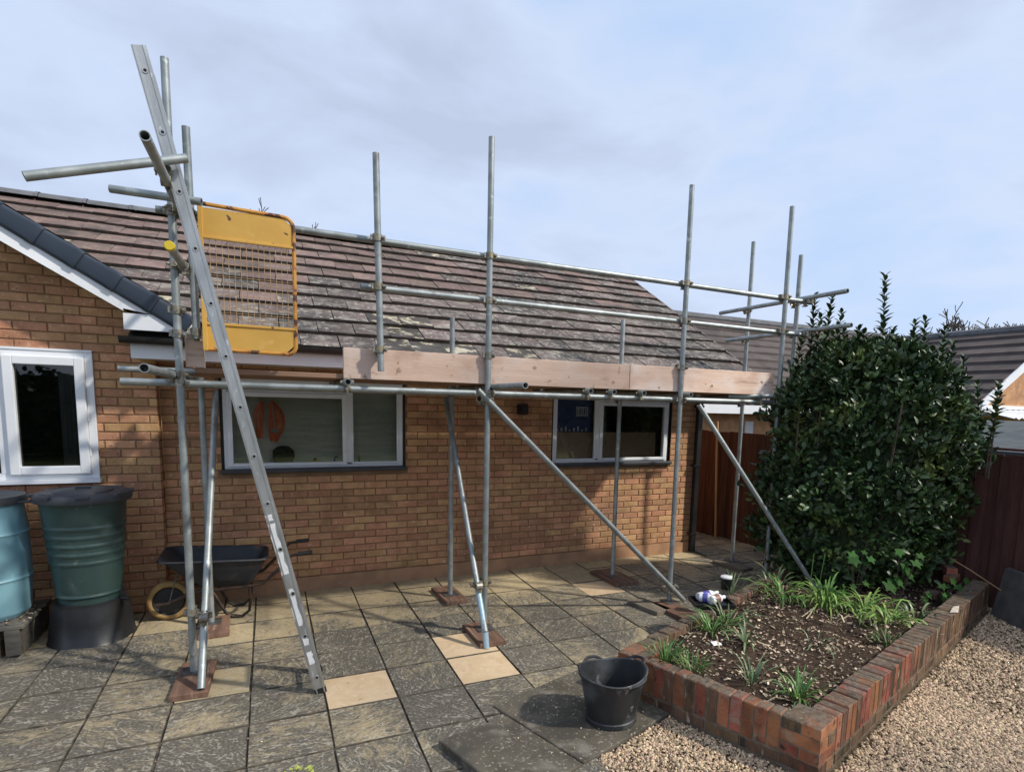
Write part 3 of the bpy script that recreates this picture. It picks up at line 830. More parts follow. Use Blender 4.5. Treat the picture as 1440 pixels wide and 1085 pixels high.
for k in range(11):
    a, c = k / 11, (k + 1.15) / 11
    P0, P1 = Vector((0, 5.74, ZE)), Vector((0, YRG, ZRG))
    A, B = P0.lerp(P1, a), P0.lerp(P1, min(c, 1))
    q.add([(-6.6, A.y, A.z + .03), (XV, A.y, A.z + .03), (XV, B.y, B.z + .004), (-6.6, B.y, B.z + .004)], [(0, 3, 2, 1)])
q.build('rear_slope', 'tile', roof)
TW, GA = 0.343, SL / 11.1
TILT = R_(6.6)
def tile_mesh(m, w=TW - 0.003, L=0.395, t=0.046):
    q = MB()
    c = 0.004
    P = [(-w / 2, 0, -t), (w / 2, 0, -t), (w / 2, L, -t), (-w / 2, L, -t), (-w / 2, 0, -c), (w / 2, 0, -c), (w / 2, L, 0), (-w / 2, L, 0), (-w / 2 + c, c, 0), (w / 2 - c, c, 0)]
    q.add(P, [(0, 3, 2, 1), (0, 1, 5, 4), (4, 5, 9, 8), (8, 9, 6, 7), (1, 2, 6, 9, 5), (3, 0, 4, 8, 7), (2, 3, 7, 6)])
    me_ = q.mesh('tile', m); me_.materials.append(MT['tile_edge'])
    me_.polygons[1].material_index = 1  # front edge takes the painted course shadow
    return me_
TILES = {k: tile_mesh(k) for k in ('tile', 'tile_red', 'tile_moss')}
tr = random.Random(8)
VAL = lambda z: -1.1 - (z - 2.86) / 0.61
for k in range(11):
    s0 = k * GA
    zc = ZE + (s0 + 0.2) * math.sin(PITCH)
    n = 0
    x = XV - (TW / 2 if k % 2 else 0)
    first = True
    while True:
        w = TW
        xr = x
        if first and k % 2:
            # half tile at the verge
            xa, xb = XV - TW / 2, XV; first = False
            cx, sx = (xa + xb) / 2, 0.5
            x = xa
        else:
            first = False
            xa, xb = x - TW, x
            cx, sx = (xa + xb) / 2, 1.0
            x = xa
        if xb < VAL(zc) - 0.05 or xb < -3.35: break
        fx = (xa + xb) / 2
        redp = max(0.0, min(1.0, (s0 - 0.75 - 0.20 * max(fx - 0.5, 0)) / 1.3)) * (1.0 if fx < 2.0 else 0.45)
        key = 'tile_red' if tr.random() < redp else 'tile'
        if k in (0, 1, 2) and 0.75 < fx < 1.55 and tr.random() < 0.6: key = 'tile_moss'
        if tr.random() < 0.02: key = 'tile_moss'
        p = rp(cx, s0 + tr.uniform(-.008, .008), 0.030 + tr.uniform(-.003, .006))
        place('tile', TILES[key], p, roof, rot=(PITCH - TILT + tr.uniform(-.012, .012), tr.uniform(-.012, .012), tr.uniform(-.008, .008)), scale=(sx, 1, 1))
# ridge tiles
def ridge_mesh():
    q = MB()
    n = 8
    L = 0.448
    for t, r, z in ((0.0, 0.128, 0), (1, 0.118, 0)):
        pass
    rings = []
    for x, r in ((0, 0.125), (L * 0.92, 0.125), (L * 0.92, 0.133), (L, 0.133)):
        k = len(q.v)
        for i in range(n + 1):
            a = math.pi * (0.06 + 0.88 * i / n)
            q.v.append((x - L / 2, -r * math.cos(a), r * 0.72 * math.sin(a)))
        rings.append(k)
    for a, c in zip(rings, rings[1:]):
        for i in range(n): q.f.append((a + i, c + i, c + i + 1, a + i + 1))
    return q.mesh('ridge_tile', 'ridge', smooth=True)
RIDGE = ridge_mesh()
x = XV - 0.22
while x > -6.5:
    place('ridge_tile', RIDGE, (x, YRG, ZRG - 0.035 + tr.uniform(-.004, .004)), roof, rot=(0, tr.uniform(-.006, .006), tr.uniform(-.006, .006)))
    x -= 0.45
# verge on the right gable
q = MB()
A, B = rp(XV + 0.002, -0.02, 0.015), rp(XV + 0.002, SL, 0.015)
q.add([A, B, B + Vector((0.03, 0, 0)), A + Vector((0.03, 0, 0)), A + Vector((0, 0, -.16)), B + Vector((0, 0, -.16)), B + Vector((.03, 0, -.16)), A + Vector((.03, 0, -.16))],
      [(0, 3, 2, 1), (0, 1, 5, 4), (3, 7, 6, 2), (4, 5, 6, 7), (0, 4, 7, 3)])
q.build('verge_board', 'tile', roof)
q = MB(); q.add([(XR - .05, -0.45, 2.30), (XV, -0.45, 2.30), (XV, YRG, 4.02), (XR - .05, YRG, 4.02)], [(0, 1, 2, 3)]); q.build('verge_soffit', 'soffit', roof)
# wing roof slopes behind the gable verge
q = MB()
zr = 2.66 + 0.61 * (3.75 - 1.1) - 0.0
XWR = -3.75
ZWR = 2.82 + 0.61 * (-XWR - 1.1)
zb, xb = 2.62, -0.80
ymr = lambda z: (z - ZE) / math.tan(PITCH) + YE
q.add([(xb, -0.43, zb), (XWR, -0.43, ZWR), (XWR, ymr(ZWR) + .3, ZWR), (xb, ymr(zb) + .1, zb)], [(0, 3, 2, 1)])
q.add([(-6.6, -0.43, zb), (XWR, -0.43, ZWR), (XWR, ymr(ZWR) + .3, ZWR), (-6.6, ymr(zb) + .1, zb)], [(0, 1, 2, 3)])
q.build('wing_slope', 'tile', roof)
# fascia, soffit, gutter
q = MB(); q.box(-1.31, XV - 0.04, -0.455, -0.435, 2.285, 2.44); q.build('fascia', 'upvc', house)
q = MB(); q.box(-1.305, XV - 0.06, -0.434, 0.0, 2.286, 2.296); q.build('soffit', 'soffit', house)
q = MB()
GY, GZ, GR = -0.515, 2.452, 0.056
for x0_, x1_ in ((-1.37, XV - 0.02),):
    k = len(q.v); n = 10
    for xx in (x0_, x1_):
        for i in range(n + 1):
            a = math.pi + math.pi * i / n
            q.v.append((xx, GY + GR * math.cos(a), GZ + GR * math.sin(a)))
        for i in range(n, -1, -1):
            a = math.pi + math.pi * i / n
            q.v.append((xx, GY + (GR - .005) * math.cos(a), GZ + (GR - .005) * math.sin(a)))
    N = 2 * (n + 1)
    for i in range(N):
        j = (i + 1) % N
        q.f.append((k + i, k + j, k + N + j, k + N + i))
    for xx, rev in ((x0_, 1), (x1_, 0)):
        kk = len(q.v)
        for i in range(n + 1):
            a = math.pi + math.pi * i / n
            q.v.append((xx, GY + GR * math.cos(a), GZ + GR * math.sin(a)))
        q.f.append(tuple(range(kk, kk + n + 1)) if rev else tuple(range(kk + n, kk - 1, -1)))
gut = q.build('gutter', 'gutter', house, smooth=True)
for bx in np.arange(-0.95, 5.4, 0.82):
    q = MB(); q.box(bx - 0.015, bx + 0.015, GY - GR - 0.006, GY + GR, GZ - GR - 0.012, GZ - GR + 0.02); q.box(bx - 0.015, bx + 0.015, GY - GR - 0.007, GY - GR + 0.001, GZ - GR, GZ + 0.006)
    q.build('gutter_bracket', 'gutter', gut)
# gable bargeboard, box end and dry-verge caps of the wing
q = MB()
YB = -0.45
q.prism([(-4.2, RAKE(-4.2)), (-1.345, RAKE(-1.345)), (-1.345, RAKE(-1.345) + 0.02), (-1.05, 2.63), (-1.0, 2.655), (-4.2, RAKE(-4.2) + 0.19)], YB, YB + 0.02)
q.build('bargeboard', 'upvc', house)
q = MB(); q.box(-1.347, -0.86, YB - 0.004, YB + 0.33, 2.515, 2.645); q.build('box_end', 'upvc', house)
q = MB(); q.add([(-4.2, YB + .02, RAKE(-4.2) + .01), (-1.345, YB + .02, RAKE(-1.345) + .01), (-1.345, YG, RAKE(-1.345) + .01), (-4.2, YG, RAKE(-4.2) + .01)], [(0, 1, 2, 3)]); q.build('gable_soffit', 'soffit', house)
# caps: overlapping units down the slope
d = Vector((1, 0, -0.612)).normalized(); up = Vector((0.612, 0, 1)).normalized()
capT = Vector((-0.835, 0, 2.615))
for k in range(11):
    L = 0.335
    c0 = capT - d * (k * 0.285 + 0.0)
    q = MB()
    a = c0; z = c0 - d * L
    h0 = 0.165
    y0, y1 = YB - 0.035, YB + 0.12
    prof = [(y0 + 0.02, -h0 + 0.0), (y0 + 0.004, -h0 + 0.012), (y0, -h0 + 0.03), (y0, -0.03), (y0 + 0.006, -0.010), (y0 + 0.02, 0.0), (y1, 0.004), (y1, -0.012), (y0 + 0.022, -0.016)]
    def ring_at(c, s, rise, out):
        return [Vector((c.x, y - (out if y < y1 else 0), c.z)) + up * (h * s + rise) + Vector((0, 0, 0.022)) for y, h in prof]
    rr = [ring_at(a - d * 0.0, .95, .002, -0.004), ring_at(a - d * 0.006, 1.0, .006, .003), ring_at(a - d * 0.06, 1.0, .006, .003), ring_at(a - d * 0.072, .965, .002, -.003), ring_at(z, 0.90, -0.006, -.009)]
    n = len(prof)
    vv = [p for r_ in rr for p in r_]
    ff = [tuple(range(n))]
    for i in range(len(rr) - 1):
        for j in range(n):
            jj = (j + 1) % n
            ff.append((i * n + j, i * n + jj, (i + 1) * n + jj, (i + 1) * n + j))
    q.add(vv, ff)
    q.build('verge_cap', 'verge', house, smooth=True)
# black downpipe at the right corner and outside lamp
q = MB(); q.box(XR - 0.075, XR - 0.01, -0.085, -0.02, 0.02, 2.28)
q.path([(XR - 0.04, -0.05, 2.26), (XR - 0.04, -0.10, 2.34), (XR - 0.04, -0.42, 2.38)], 0.034, 10)
dp = q.build('downpipe', 'gutter', house)
for hz in (0.25, 1.2, 2.0):
    q = MB(); q.box(XR - 0.10, XR + 0.002, -0.092, 0.0, hz, hz + 0.03); q.build('pipe_clip', 'gutter', dp)
lm = MB(); lm.lathe([(0.0, -0.005), (0.085, -0.005), (0.09, 0.02), (0.0, 0.021)], n=18)
q = MB()
for (r_, yy0) in ((0.085, -0.0),): pass
q.box(2.33, 2.47, -0.05, -0.002, 1.86, 1.99)
lampo = q.build('wall_lamp', 'lamp', house); bevel_obj(lampo, 0.02)
q = MB(); q.box(2.35, 2.45, -0.10, -0.052, 1.875, 1.975); o = q.build('lamp_cover', 'lamp', lampo); bevel_obj(o, 0.03)
for zz in (1.90, 1.925, 1.95):
    q = MB(); q.box(2.34, 2.46, -0.108, -0.05, zz - .004, zz + .004); q.build('lamp_guard_bar', 'lamp', lampo)
# thin cable hanging down the wing corner
q = MB(); q.path([(-1.175, -0.10, 2.05), (-1.172, -0.08, 1.7), (-1.176, -0.05, 1.45), (-1.165, -0.03, 1.2), (-1.172, -0.03, 1.0)], 0.004, 6); q.build('cable', 'batten', house)

# ================================================================== BOUNDARY FENCE
FX = lambda y: 6.14 - 0.1375 * y
fence = empty('boundary_fence', (FX(-0.8), -0.8, 0), 'brown upright board fence running behind the evergreen bush', 'fence')
def fb_mesh(m, w=0.118, h=1.66):
    q = MB(); q.cham(-0.011, 0.011, -w / 2, w / 2, 0, h, 0.004)
    return q.mesh('board', m)
FB1, FB2 = fb_mesh('fence'), fb_mesh('fence_dark')
fr_ = random.Random(6)
ang = math.atan(0.1375)
y = -5.2
k = 0
while y < 3.6:
    dark = y < -1.6
    h = 1.0 + fr_.uniform(-.006, .006) - (0.02 if dark else 0)
    place('board', FB2 if dark else FB1, (FX(y) + (0.0 if k % 2 else 0.014), y, -0.02), fence, rot=(fr_.uniform(-.006, .006), fr_.uniform(-.004, .004), ang + R_(4)), scale=(1, 1, h))
    y += 0.105; k += 1
for y0, y1 in ((-5.2, 3.6),):
    for z in (0.35, 1.45):
        q = MB(); q.obox(((FX(y0) + FX(y1)) / 2 + 0.05, (y0 + y1) / 2, z), (0.02, 0, 0), ((FX(y1) - FX(y0)) / 2, (y1 - y0) / 2, 0), (0, 0, 0.035)); q.build('rail', 'fence', fence)
q = MB(); q.obox((FX(-2.9) - 0.0, -2.9, 1.665), (0.035, 0, 0), (-0.1375 * 1.1, 1.1, 0), (0, 0, 0.012)); q.build('capping', 'fence_dark', fence)
for y in (-3.7, -1.9, -0.1, 1.7, 3.5):
    q = MB(); q.box(FX(y) + 0.07, FX(y) + 0.17, y - .05, y + .05, -0.05, 1.68); q.build('post', 'fence', fence)
q = MB(); q.obox((FX(0.62) - 0.10, 0.62, 0.90), (0.012, 0.004, 0), (0, 0.02, 0), (0.035, 0.10, 0.89))
o = q.build('leaning_batten', 'batten'); tag(o, 'thin pale wooden batten leaning on the fence beside the house corner', 'batten')

# ================================================================== NEIGHBOURING BUILDINGS
def courses(mb, A0, A1, B0, B1, n, lift):
    """stepped tile courses between an eave line A and a ridge line B"""
    A0, A1, B0, B1 = map(Vector, (A0, A1, B0, B1))
    for k in range(n):
        a, c = k / n, min(1.0, (k + 1.1) / n)
        p, q_, r, s = A0.lerp(B0, a), A1.lerp(B1, a), A1.lerp(B1, c), A0.lerp(B0, c)
        upv = Vector((0, 0, lift))
        mb.add([p + upv, q_ + upv, r + upv * .1, s + upv * .1, p - upv * .2, q_ - upv * .2], [(0, 1, 2, 3), (4, 5, 1, 0)])
# next door, seen between the scaffold and the bush
nb = empty('neighbour_bungalow', (9.5, 3, -0.3), 'dark roofed bungalow beyond the fence, seen through the right end of the scaffolding', 'house')
q = MB(); q.box(6.9, 16, 2.35, 8.8, -0.3, 2.0); q.build('wall', 'brick', nb)
q = MB(); courses(q, (6.5, 2.05, 2.06), (16.4, 2.05, 2.06), (6.5, 5.5, 4.2), (16.4, 5.5, 4.2), 11, 0.06); courses(q, (16.4, 9.0, 2.06), (6.5, 9.0, 2.06), (16.4, 5.5, 4.2), (6.5, 5.5, 4.2), 11, 0.06)
nr = q.build('roof', 'tile_far', nb)
q = MB(); q.path([(6.4, 5.5, 4.2), (16.4, 5.5, 4.2)], 0.11, 8); q.build('ridge', 'ridge', nr)
q = MB(); q.box(6.5, 16.4, 2.02, 2.05, 1.90, 2.06); q.build('fascia', 'upvc', nb)
q = MB(); q.add([(6.89, 2.36, 1.9), (6.89, 8.8, 1.9), (6.89, 5.5, 4.1), (7.0, 2.36, 1.9), (7.0, 8.8, 1.9), (7.0, 5.5, 4.1)], [(0, 2, 1), (3, 4, 5), (0, 3, 5, 2), (1, 2, 5, 4)]); q.build('gable', 'brick', nb)
q = MB(); q.box(8.1, 8.3, 2.30, 2.345, 1.0, 1.75); q.build('window_frame', 'upvc', nb)
# house on the right, gable towards us
n3 = empty('gabled_house', (12.6, 2, -0.3), 'dark tiled neighbouring house with white gable trim at the right edge', 'house')
EX, RX, WX = 10.3, 12.6, 14.9
EZ, RZ, GY0, GY1 = 2.2, 3.6, -0.64, 8.0
q = MB(); q.box(EX + 0.3, WX - 0.3, GY0 + 0.22, GY1 - .2, -0.3, EZ); q.build('wall', 'brick', n3)
q = MB(); q.prism([(EX + 0.3, EZ), (WX - 0.3, EZ), (WX - .3, EZ + .1), (RX, RZ - 0.12), (EX + .3, EZ + .1)], GY0 + 0.221, GY0 + 0.4); q.build('gable', 'brick', n3)
q = MB(); courses(q, (EX, GY1, EZ), (EX, GY0, EZ), (RX, GY1, RZ), (RX, GY0, RZ), 8, 0.06); courses(q, (WX, GY0, EZ), (WX, GY1, EZ), (RX, GY0, RZ), (RX, GY1, RZ), 8, 0.06)
nr3 = q.build('roof', 'tile_far', n3)
q = MB(); q.path([(RX, GY0, RZ), (RX, GY1, RZ)], 0.10, 8); q.build('ridge', 'ridge', nr3)
for xa, xb in ((EX, RX), (WX, RX)):
    q = MB(); sg = 1 if xb > xa else -1
    P = [(xa, EZ - 0.12), (xb, RZ - 0.12), (xb, RZ + 0.03), (xa, EZ + 0.03)]
    if sg < 0: P = P[::-1]
    q.prism(P, GY0 - 0.03, GY0); q.build('bargeboard', 'upvc', n3)
# corrugated canopy on the gable
q = MB()
P, F = [], []
for i in range(60):
    x = EX + 0.12 + i * 0.045
    zz = 0.018 * math.sin(i * math.pi / 2.0)
    P += [(x, GY0 + 0.2, 2.11 + zz), (x, GY0 - 0.45, 1.96 + zz)]
for i in range(59): F.append((2 * i, 2 * i + 1, 2 * i + 3, 2 * i + 2))
q.add(P, F); q.build('canopy', 'upvc', n3)
q = MB(); q.box(EX + 0.12, EX + 2.8, GY0 + 0.1, GY0 + 0.2, 2.11, 2.17); q.build('canopy_flashing', 'upvc', n3)
# felt-roofed shed behind the fence
sh = empty('garden_shed', (8.4, -1.9, -0.1), 'low garden shed with grey felt roof behind the right-hand fence', 'shed')
q = MB(); q.add([(6.95, -4.6, 1.62), (6.95, 0.2, 1.62), (9.6, 0.2, 1.93), (9.6, -4.6, 1.93), (6.95, -4.6, 1.58), (6.95, 0.2, 1.58), (9.6, 0.2, 1.89), (9.6, -4.6, 1.89)],
               [(0, 3, 2, 1), (4, 5, 6, 7), (0, 1, 5, 4), (1, 2, 6, 5), (2, 3, 7, 6), (3, 0, 4, 7)]); q.build('roof', 'felt', sh)
q = MB(); q.box(7.05, 9.5, -4.5, 0.1, -0.05, 1.60); q.build('wall', 'fence_dark', sh)

# ================================================================== PLANTER
planter = empty('brick_planter', (3.9, -3.1, 0), 'raised planting bed walled with upright red and weathered bricks', 'planter')
PH = 0.292
def pl_wall(A, B, th, m, pitch, along_h, base=True, old=None, inward=1, seed=1, z0=0.065, rotbrick=False, top_jit=0.004, oldk=1.1):
    """upright bricks side by side from A to B; thickness th goes to the left of A->B times inward"""
    r = random.Random(seed)
    d = (B - A); L = d.length; d.normalize()
    nrm = Vector((-d.y, d.x, 0)) * inward
    n = max(1, int(round(L / pitch)))
    p = L / n
    # mortar core
    q = MB(); c = (A + B) / 2 + nrm * th / 2; c.z = (PH - 0.012) / 2 - 0.02
    q.obox(c, d * (L / 2 + 0.012), nrm * (th / 2 - 0.003), (0, 0, (PH - 0.008) / 2 + 0.02)); q.build('mortar', 'wallmortar', planter)
    me = {}
    for mm in (m, old or m):
        mb = MB(); w = p - 0.009
        mb.cham(-w / 2, w / 2, -th / 2, th / 2, 0, along_h, 0.006); me[mm] = mb.mesh('brick', mm)
    az = math.atan2(d.y, d.x)
    for i in range(n):
        c = A + d * (p * (i + .5)) + nrm * th / 2
        c.z = PH - along_h + r.uniform(-top_jit, top_jit)
        t = i / max(1, n - 1)
        mm = m if old is None or r.random() > 0.22 + t * oldk else old
        place('brick', me[mm], c, planter, rot=(r.uniform(-.012, .012), r.uniform(-.01, .01), az + r.uniform(-.015, .015)))
    if base:
        mb = MB(); mb.cham(-0.107, 0.107, -th / 2 - .004, th / 2 + .004, 0, 0.062, 0.005); bm_ = mb.mesh('brick', 'wallbrick_old')
        nb_ = max(1, int(round(L / 0.225)))
        for i in range(nb_):
            c = A + d * (L / nb_ * (i + .5)) + nrm * th / 2; c.z = PH - along_h - 0.072
            place('brick', bm_, c, planter, rot=(0, 0, az + r.uniform(-.006, .006)), scale=(L / nb_ / 0.225, 1, 1))
dF = (PL_NR - PL_FL).normalized()
dR = (PL_RF - PL_NR).normalized()
dL = (PL_LF - PL_FL).normalized()
pl_wall(PL_FL + dF * 0.222, PL_NR - dF * 0.221, 0.105, 'wallbrick', 0.0765, 0.215, old='wallbrick_old', seed=2, oldk=0.1)
pl_wall(PL_NR + dR * 0.221, PL_RF, 0.15, 'wallbrick', 0.078, 0.215, old='wallbrick_old', seed=3)
pl_wall(PL_FL + dL * 0.222, PL_LF, 0.105, 'wallbrick_old', 0.0765, 0.215, inward=-1, seed=4, base=False, top_jit=0.007)
pl_wall(PL_LF, Vector((6.28, -1.45, 0)), 0.105, 'wallbrick_old', 0.0765, 0.215, inward=-1, seed=5, base=False)
# corner piers of flat bricks
for C, da, db, seed in ((PL_FL, dF, dL, 7), (PL_NR, -dF, dR, 8)):
    r = random.Random(seed)
    q = MB(); c = C + da * 0.108 + db * 0.108; q.obox((c.x, c.y, PH / 2 - .02), da * 0.103, db * 0.103, (0, 0, PH / 2 + .012)); q.build('mortar', 'wallmortar', planter)
    for k in range(4):
        for j in range(2):
            a, bb = (da, db) if k % 2 else (db, da)
            c = C + a * 0.11 + bb * (0.054 + 0.112 * j)
            z = PH - 0.066 - k * 0.074
            mb = MB(); h = 0.033
            ax, ay = a * 0.109, bb * 0.0515
            P = [c + s1 * ax + s2 * ay for s1, s2 in ((-1, -1), (1, -1), (1, 1), (-1, 1))]
            if (P[1] - P[0]).cross(P[3] - P[0]).z < 0: P = [P[0], P[3], P[2], P[1]]
            cc = c
            Q = [cc + (p - cc) * 0.95 for p in P]
            mb.add([(p.x, p.y, z) for p in P] + [(p.x, p.y, z + 0.060) for p in P] + [(p.x, p.y, z + 0.066) for p in Q],
                   [(3, 2, 1, 0), (8, 9, 10, 11)] + [f for i in range(4) for jj in [(i + 1) % 4] for f in ((i, jj, jj + 4, i + 4), (i + 4, jj + 4, jj + 8, i + 8))])
            mb.build('brick', 'wallbrick' if r.random() < .6 else 'wallbrick_old', planter)
# soil
nx, ny = 90, 60
sx0, sx1, sy0, sy1 = 1.9, 6.5, -4.35, -1.4
from mathutils import noise as mnoise
V, F, idx = [], [], {}
def soil_z(x, y):
    z = 0.205 + 0.03 * mnoise.noise(Vector((x * 1.3, y * 1.3, 3.1))) + 0.018 * mnoise.noise(Vector((x * 6, y * 6, 1.0))) + 0.010 * mnoise.noise(Vector((x * 17, y * 17, 7.0)))
    z += 0.04 * math.exp(-((x - 3.5) ** 2 + (y + 3.1) ** 2) / 0.8)
    z -= 0.09 * math.exp(-((x - 3.95) ** 2 + (y + 3.42) ** 2) / 0.02)       # small dug hole
    z -= 0.07 * max(0, min(1, (x - 4.4) / 0.6))
    return z
SOILP = [(PL_FL.x + .06, PL_FL.y - .02), (PL_NR.x + .06, PL_NR.y + .06), (PL_RF.x + .02, PL_RF.y + .05), (6.3, -1.5), (PL_LF.x, PL_LF.y - .05)]
for i in range(nx + 1):
    for j in range(ny + 1):
        x, y = sx0 + (sx1 - sx0) * i / nx, sy0 + (sy1 - sy0) * j / ny
        if inside(x, y, SOILP):
            idx[i, j] = len(V); V.append((x, y, soil_z(x, y)))
for i in range(nx):
    for j in range(ny):
        k = [(i, j), (i + 1, j), (i + 1, j + 1), (i, j + 1)]
        if all(t in idx for t in k): F.append(tuple(idx[t] for t in k))
q = MB(); q.add(V, F); o = q.build('soil', 'soil', planter, smooth=True)
# litter on the soil: leaf scraps, bark and stones
r = np.random.default_rng(12)
n = 6500
cand = np.stack([r.uniform(1.95, 6.2, n * 2), r.uniform(-4.3, -1.7, n * 2)], 1)
keep = np.array([inside(a, c, [(p[0] + (0.05 if i == 0 else 0), p[1]) for i, p in enumerate(SOILP)]) for a, c in cand])
cand = cand[keep][:n]
Vq, Fq = [], []
for (x, y) in cand:
    a = r.uniform(0, 6.28); s_ = r.uniform(0.005, 0.017) * (1.7 if r.random() < .08 else 1)
    z = soil_z(x, y) + 0.004
    d1 = Vector((math.cos(a), math.sin(a), r.uniform(-.5, .5))) * s_
    d2 = Vector((-math.sin(a), math.cos(a), r.uniform(-.6, .6))) * s_ * r.uniform(.3, .7)
    c = Vector((x, y, z + r.uniform(0, .006)))
    k = len(Vq)
    Vq += [c - d1, c + d2 + Vector((0, 0, .004)), c + d1, c - d2]
    Fq.append((k, k + 1, k + 2, k + 3))
lo = bpy.data.objects.new('leaf_litter', np_mesh('leaf_litter', Vq, Fq, 'litter')); COL.objects.link(lo)
tag(lo, 'scattered pale leaf scraps and chips over the dark planter soil', 'leaf litter', kind='stuff')

# ================================================================== SCAFFOLD
scaf = empty('scaffold', (1.9, -1.2, 0), 'galvanised tube scaffold with guard rails and timber toe boards along the house', 'scaffolding')
TR, TI = 0.0242, 0.0200
def tube(name, p, q_, m='galv', hollow=TI, r=TR):
    b_ = MB(); b_.tube(p, q_, r, 16, hollow=hollow)
    return b_.build(name, m, scaf, smooth=True)
YO, YI, YLED = -1.72, -0.73, -1.668
STD_O = [(-0.825, 4.10), (1.362, 4.076), (3.345, 4.06), (4.632, 4.075)]
STD_I = [(-0.79, 2.14), (1.342, 2.80), (3.282, 2.94), (5.09, 4.012)]
for i, (x, z) in enumerate(STD_O): tube('standard', (x + (0.02 if i == 3 else 0), YO, 0.18 if i == 3 else 0.045), (x, YO, z))
for x, z in STD_I: tube('standard', (x, YI, 0.045), (x, YI, z))
tube('guard_post', (5.075, -1.48, 2.10), (5.075, -1.48, 3.70))
tube('guard_post', (0.487, -1.772, 2.213), (0.461, -1.772, 3.765))
tube('gate_post', (-0.716, -1.715, 2.375), (-0.726, -1.715, 3.715))
tube('ledger', (-1.166, YLED, 2.075), (4.70, YLED, 2.078))
tube('ledger', (-1.0, YI + 0.052, 2.075), (5.25, YI + 0.052, 2.075))
tube('guard_rail', (-0.92, YLED, 3.19), (5.06, YLED, 3.163))
tube('guard_rail', (0.36, YLED, 2.838), (5.02, YLED, 2.814))
tube('putlog', (-1.361, -0.68, 2.186), (-0.72, -0.62, 2.19))
# end rails running back to the house
tube('guard_rail', (5.02, -0.30, 3.215), (4.955, -2.20, 3.195))
tube('guard_rail', (5.02, -0.45, 2.855), (4.99, -2.25, 2.86))
tube('guard_rail', (-0.775, -2.965, 3.187), (-0.775, -0.50, 3.187))
tube('guard_rail', (-0.775, -2.33, 2.836), (-0.775, -0.50, 2.85))
# loose-looking tubes tied round the ladder head
tube('ladder_tie', (-1.339, -2.556, 3.036), (-0.667, -2.375, 3.31))
tube('ladder_tie', (-1.137, -1.79, 3.243), (-0.64, -1.90, 3.215))
# transoms under the boards
TRZ = 2.125
for x, y0 in ((-0.862, -2.75), (1.41, -2.40), (0.250, -1.755), (2.325, -1.755), (2.57, -1.755), (2.898, -1.755), (3.41, -1.80)):
    tube('transom', (x, y0, TRZ + (0.008 if y0 < -2 else 0)), (x, -0.52, TRZ))
tube('transom', (4.575, -1.74, TRZ + .02), (4.05, -1.60, TRZ + .004))
tube('transom', (4.40, -1.72, TRZ), (4.40, -0.55, TRZ))
# cross braces and long diagonals
tube('brace', (-0.752, -2.056, 0.052), (-0.69, -0.665, 2.03))
tube('brace', (1.272, -2.0, 0.13), (1.262, -0.80, 2.03))
b_ = MB(); b_.tube((1.2735, -2.030, 0.0), (1.2720, -2.0, 0.13), TR + 0.001, 16, hollow=TI); b_.build('painted_brace_end', 'bluecap', scaf, smooth=True)
b_ = MB(); b_.tube((1.2720, -1.998, 0.13), (1.2680, -1.80, 0.45), TR + 0.0008, 16, caps=False); b_.build('painted_brace_end', 'bluecap', scaf, smooth=True)
tube('brace', (1.255, -1.775, 2.10), (3.475, -1.79, 0.06))
tube('brace', (3.60, -1.69, 2.03), (4.78, -2.27, 0.18))
# yellow plastic cap on the short rail end
b_ = MB(); b_.lathe([(0.027, 0.0), (0.0275, 0.03), (0.024, 0.036)], n=14)
me = b_.mesh('end_cap', 'capyel', True); place('end_cap', me, (-0.775, -2.305, 2.836), scaf, rot=(R_(90), 0, 0))
# couplers
def coup_mesh():
    q = MB()
    # band round a vertical tube, band round an x tube behind it, bolts and flaps
    for zz in (0,):
        q.lathe([(0.0245, -0.026), (0.0325, -0.026), (0.0325, 0.026), (0.0245, 0.026)], n=14, close=False)
    k = len(q.v)
    t = MB(); t.lathe([(0.0245, -0.026), (0.0325, -0.026), (0.0325, 0.026), (0.0245, 0.026)], n=14, close=False)
    q.add([(z, y + 0.052, x) for x, y, z in t.v], [f[::-1] for f in t.f])
    q.obox((0.042, -0.004, 0), (0.012, 0, 0), (0, 0.012, 0), (0, 0, 0.017))
    q.tube((0.043, -0.045, 0.0), (0.043, 0.012, 0.0), 0.006, 8)
    q.tube((0.043, -0.034, 0.0), (0.043, -0.020, 0.0), 0.0125, 6)
    q.obox((-0.040, 0.0, 0), (0.009, 0, 0), (0, 0.010, 0), (0, 0, 0.02))
    q.obox((0.0, 0.052, -0.043), (0.017, 0, 0), (0, 0.012, 0), (0, 0, 0.011))
    q.tube((0, 0.02, -0.046), (0, 0.085, -0.046), 0.006, 8)
    return q.mesh('coupler', 'coupler', smooth=True)
COUP = coup_mesh()
cr = random.Random(2)
def coup(x, y, z, rz=0.0, rx=0.0, s=1.0): place('coupler', COUP, (x, y, z), scaf, rot=(rx, cr.uniform(-.05, .05), rz), scale=(s, s, s))
for x, _ in STD_O:
    coup(x, YO, 2.076)
    coup(x, YO, 3.176)
for x in (1.362, 3.345, 4.632): coup(x, YO, 2.825)
coup(0.467, -1.772, 3.18, s=1.0); coup(0.472, -1.772, 2.832); coup(0.478, -1.772, 2.375)
coup(1.362, YO, 2.385); coup(3.345, YO, 2.385); coup(-0.825, YO, 2.40); coup(-0.825, YO, 2.555)
for x, z in STD_I: coup(x, YI, 2.075)
coup(-0.825, YO, 2.135, rz=R_(90)); coup(-0.825, YO, 2.84, rz=R_(-90)); coup(-0.826, YO, 3.187, rz=R_(-90))
coup(-0.718, -1.715, 2.42); coup(-0.722, -1.715, 3.18)
coup(5.09, YI, 3.205, rz=R_(90)); coup(5.09, YI, 2.855, rz=R_(90)); coup(5.075, -1.48, 3.19); coup(5.075, -1.48, 2.86)
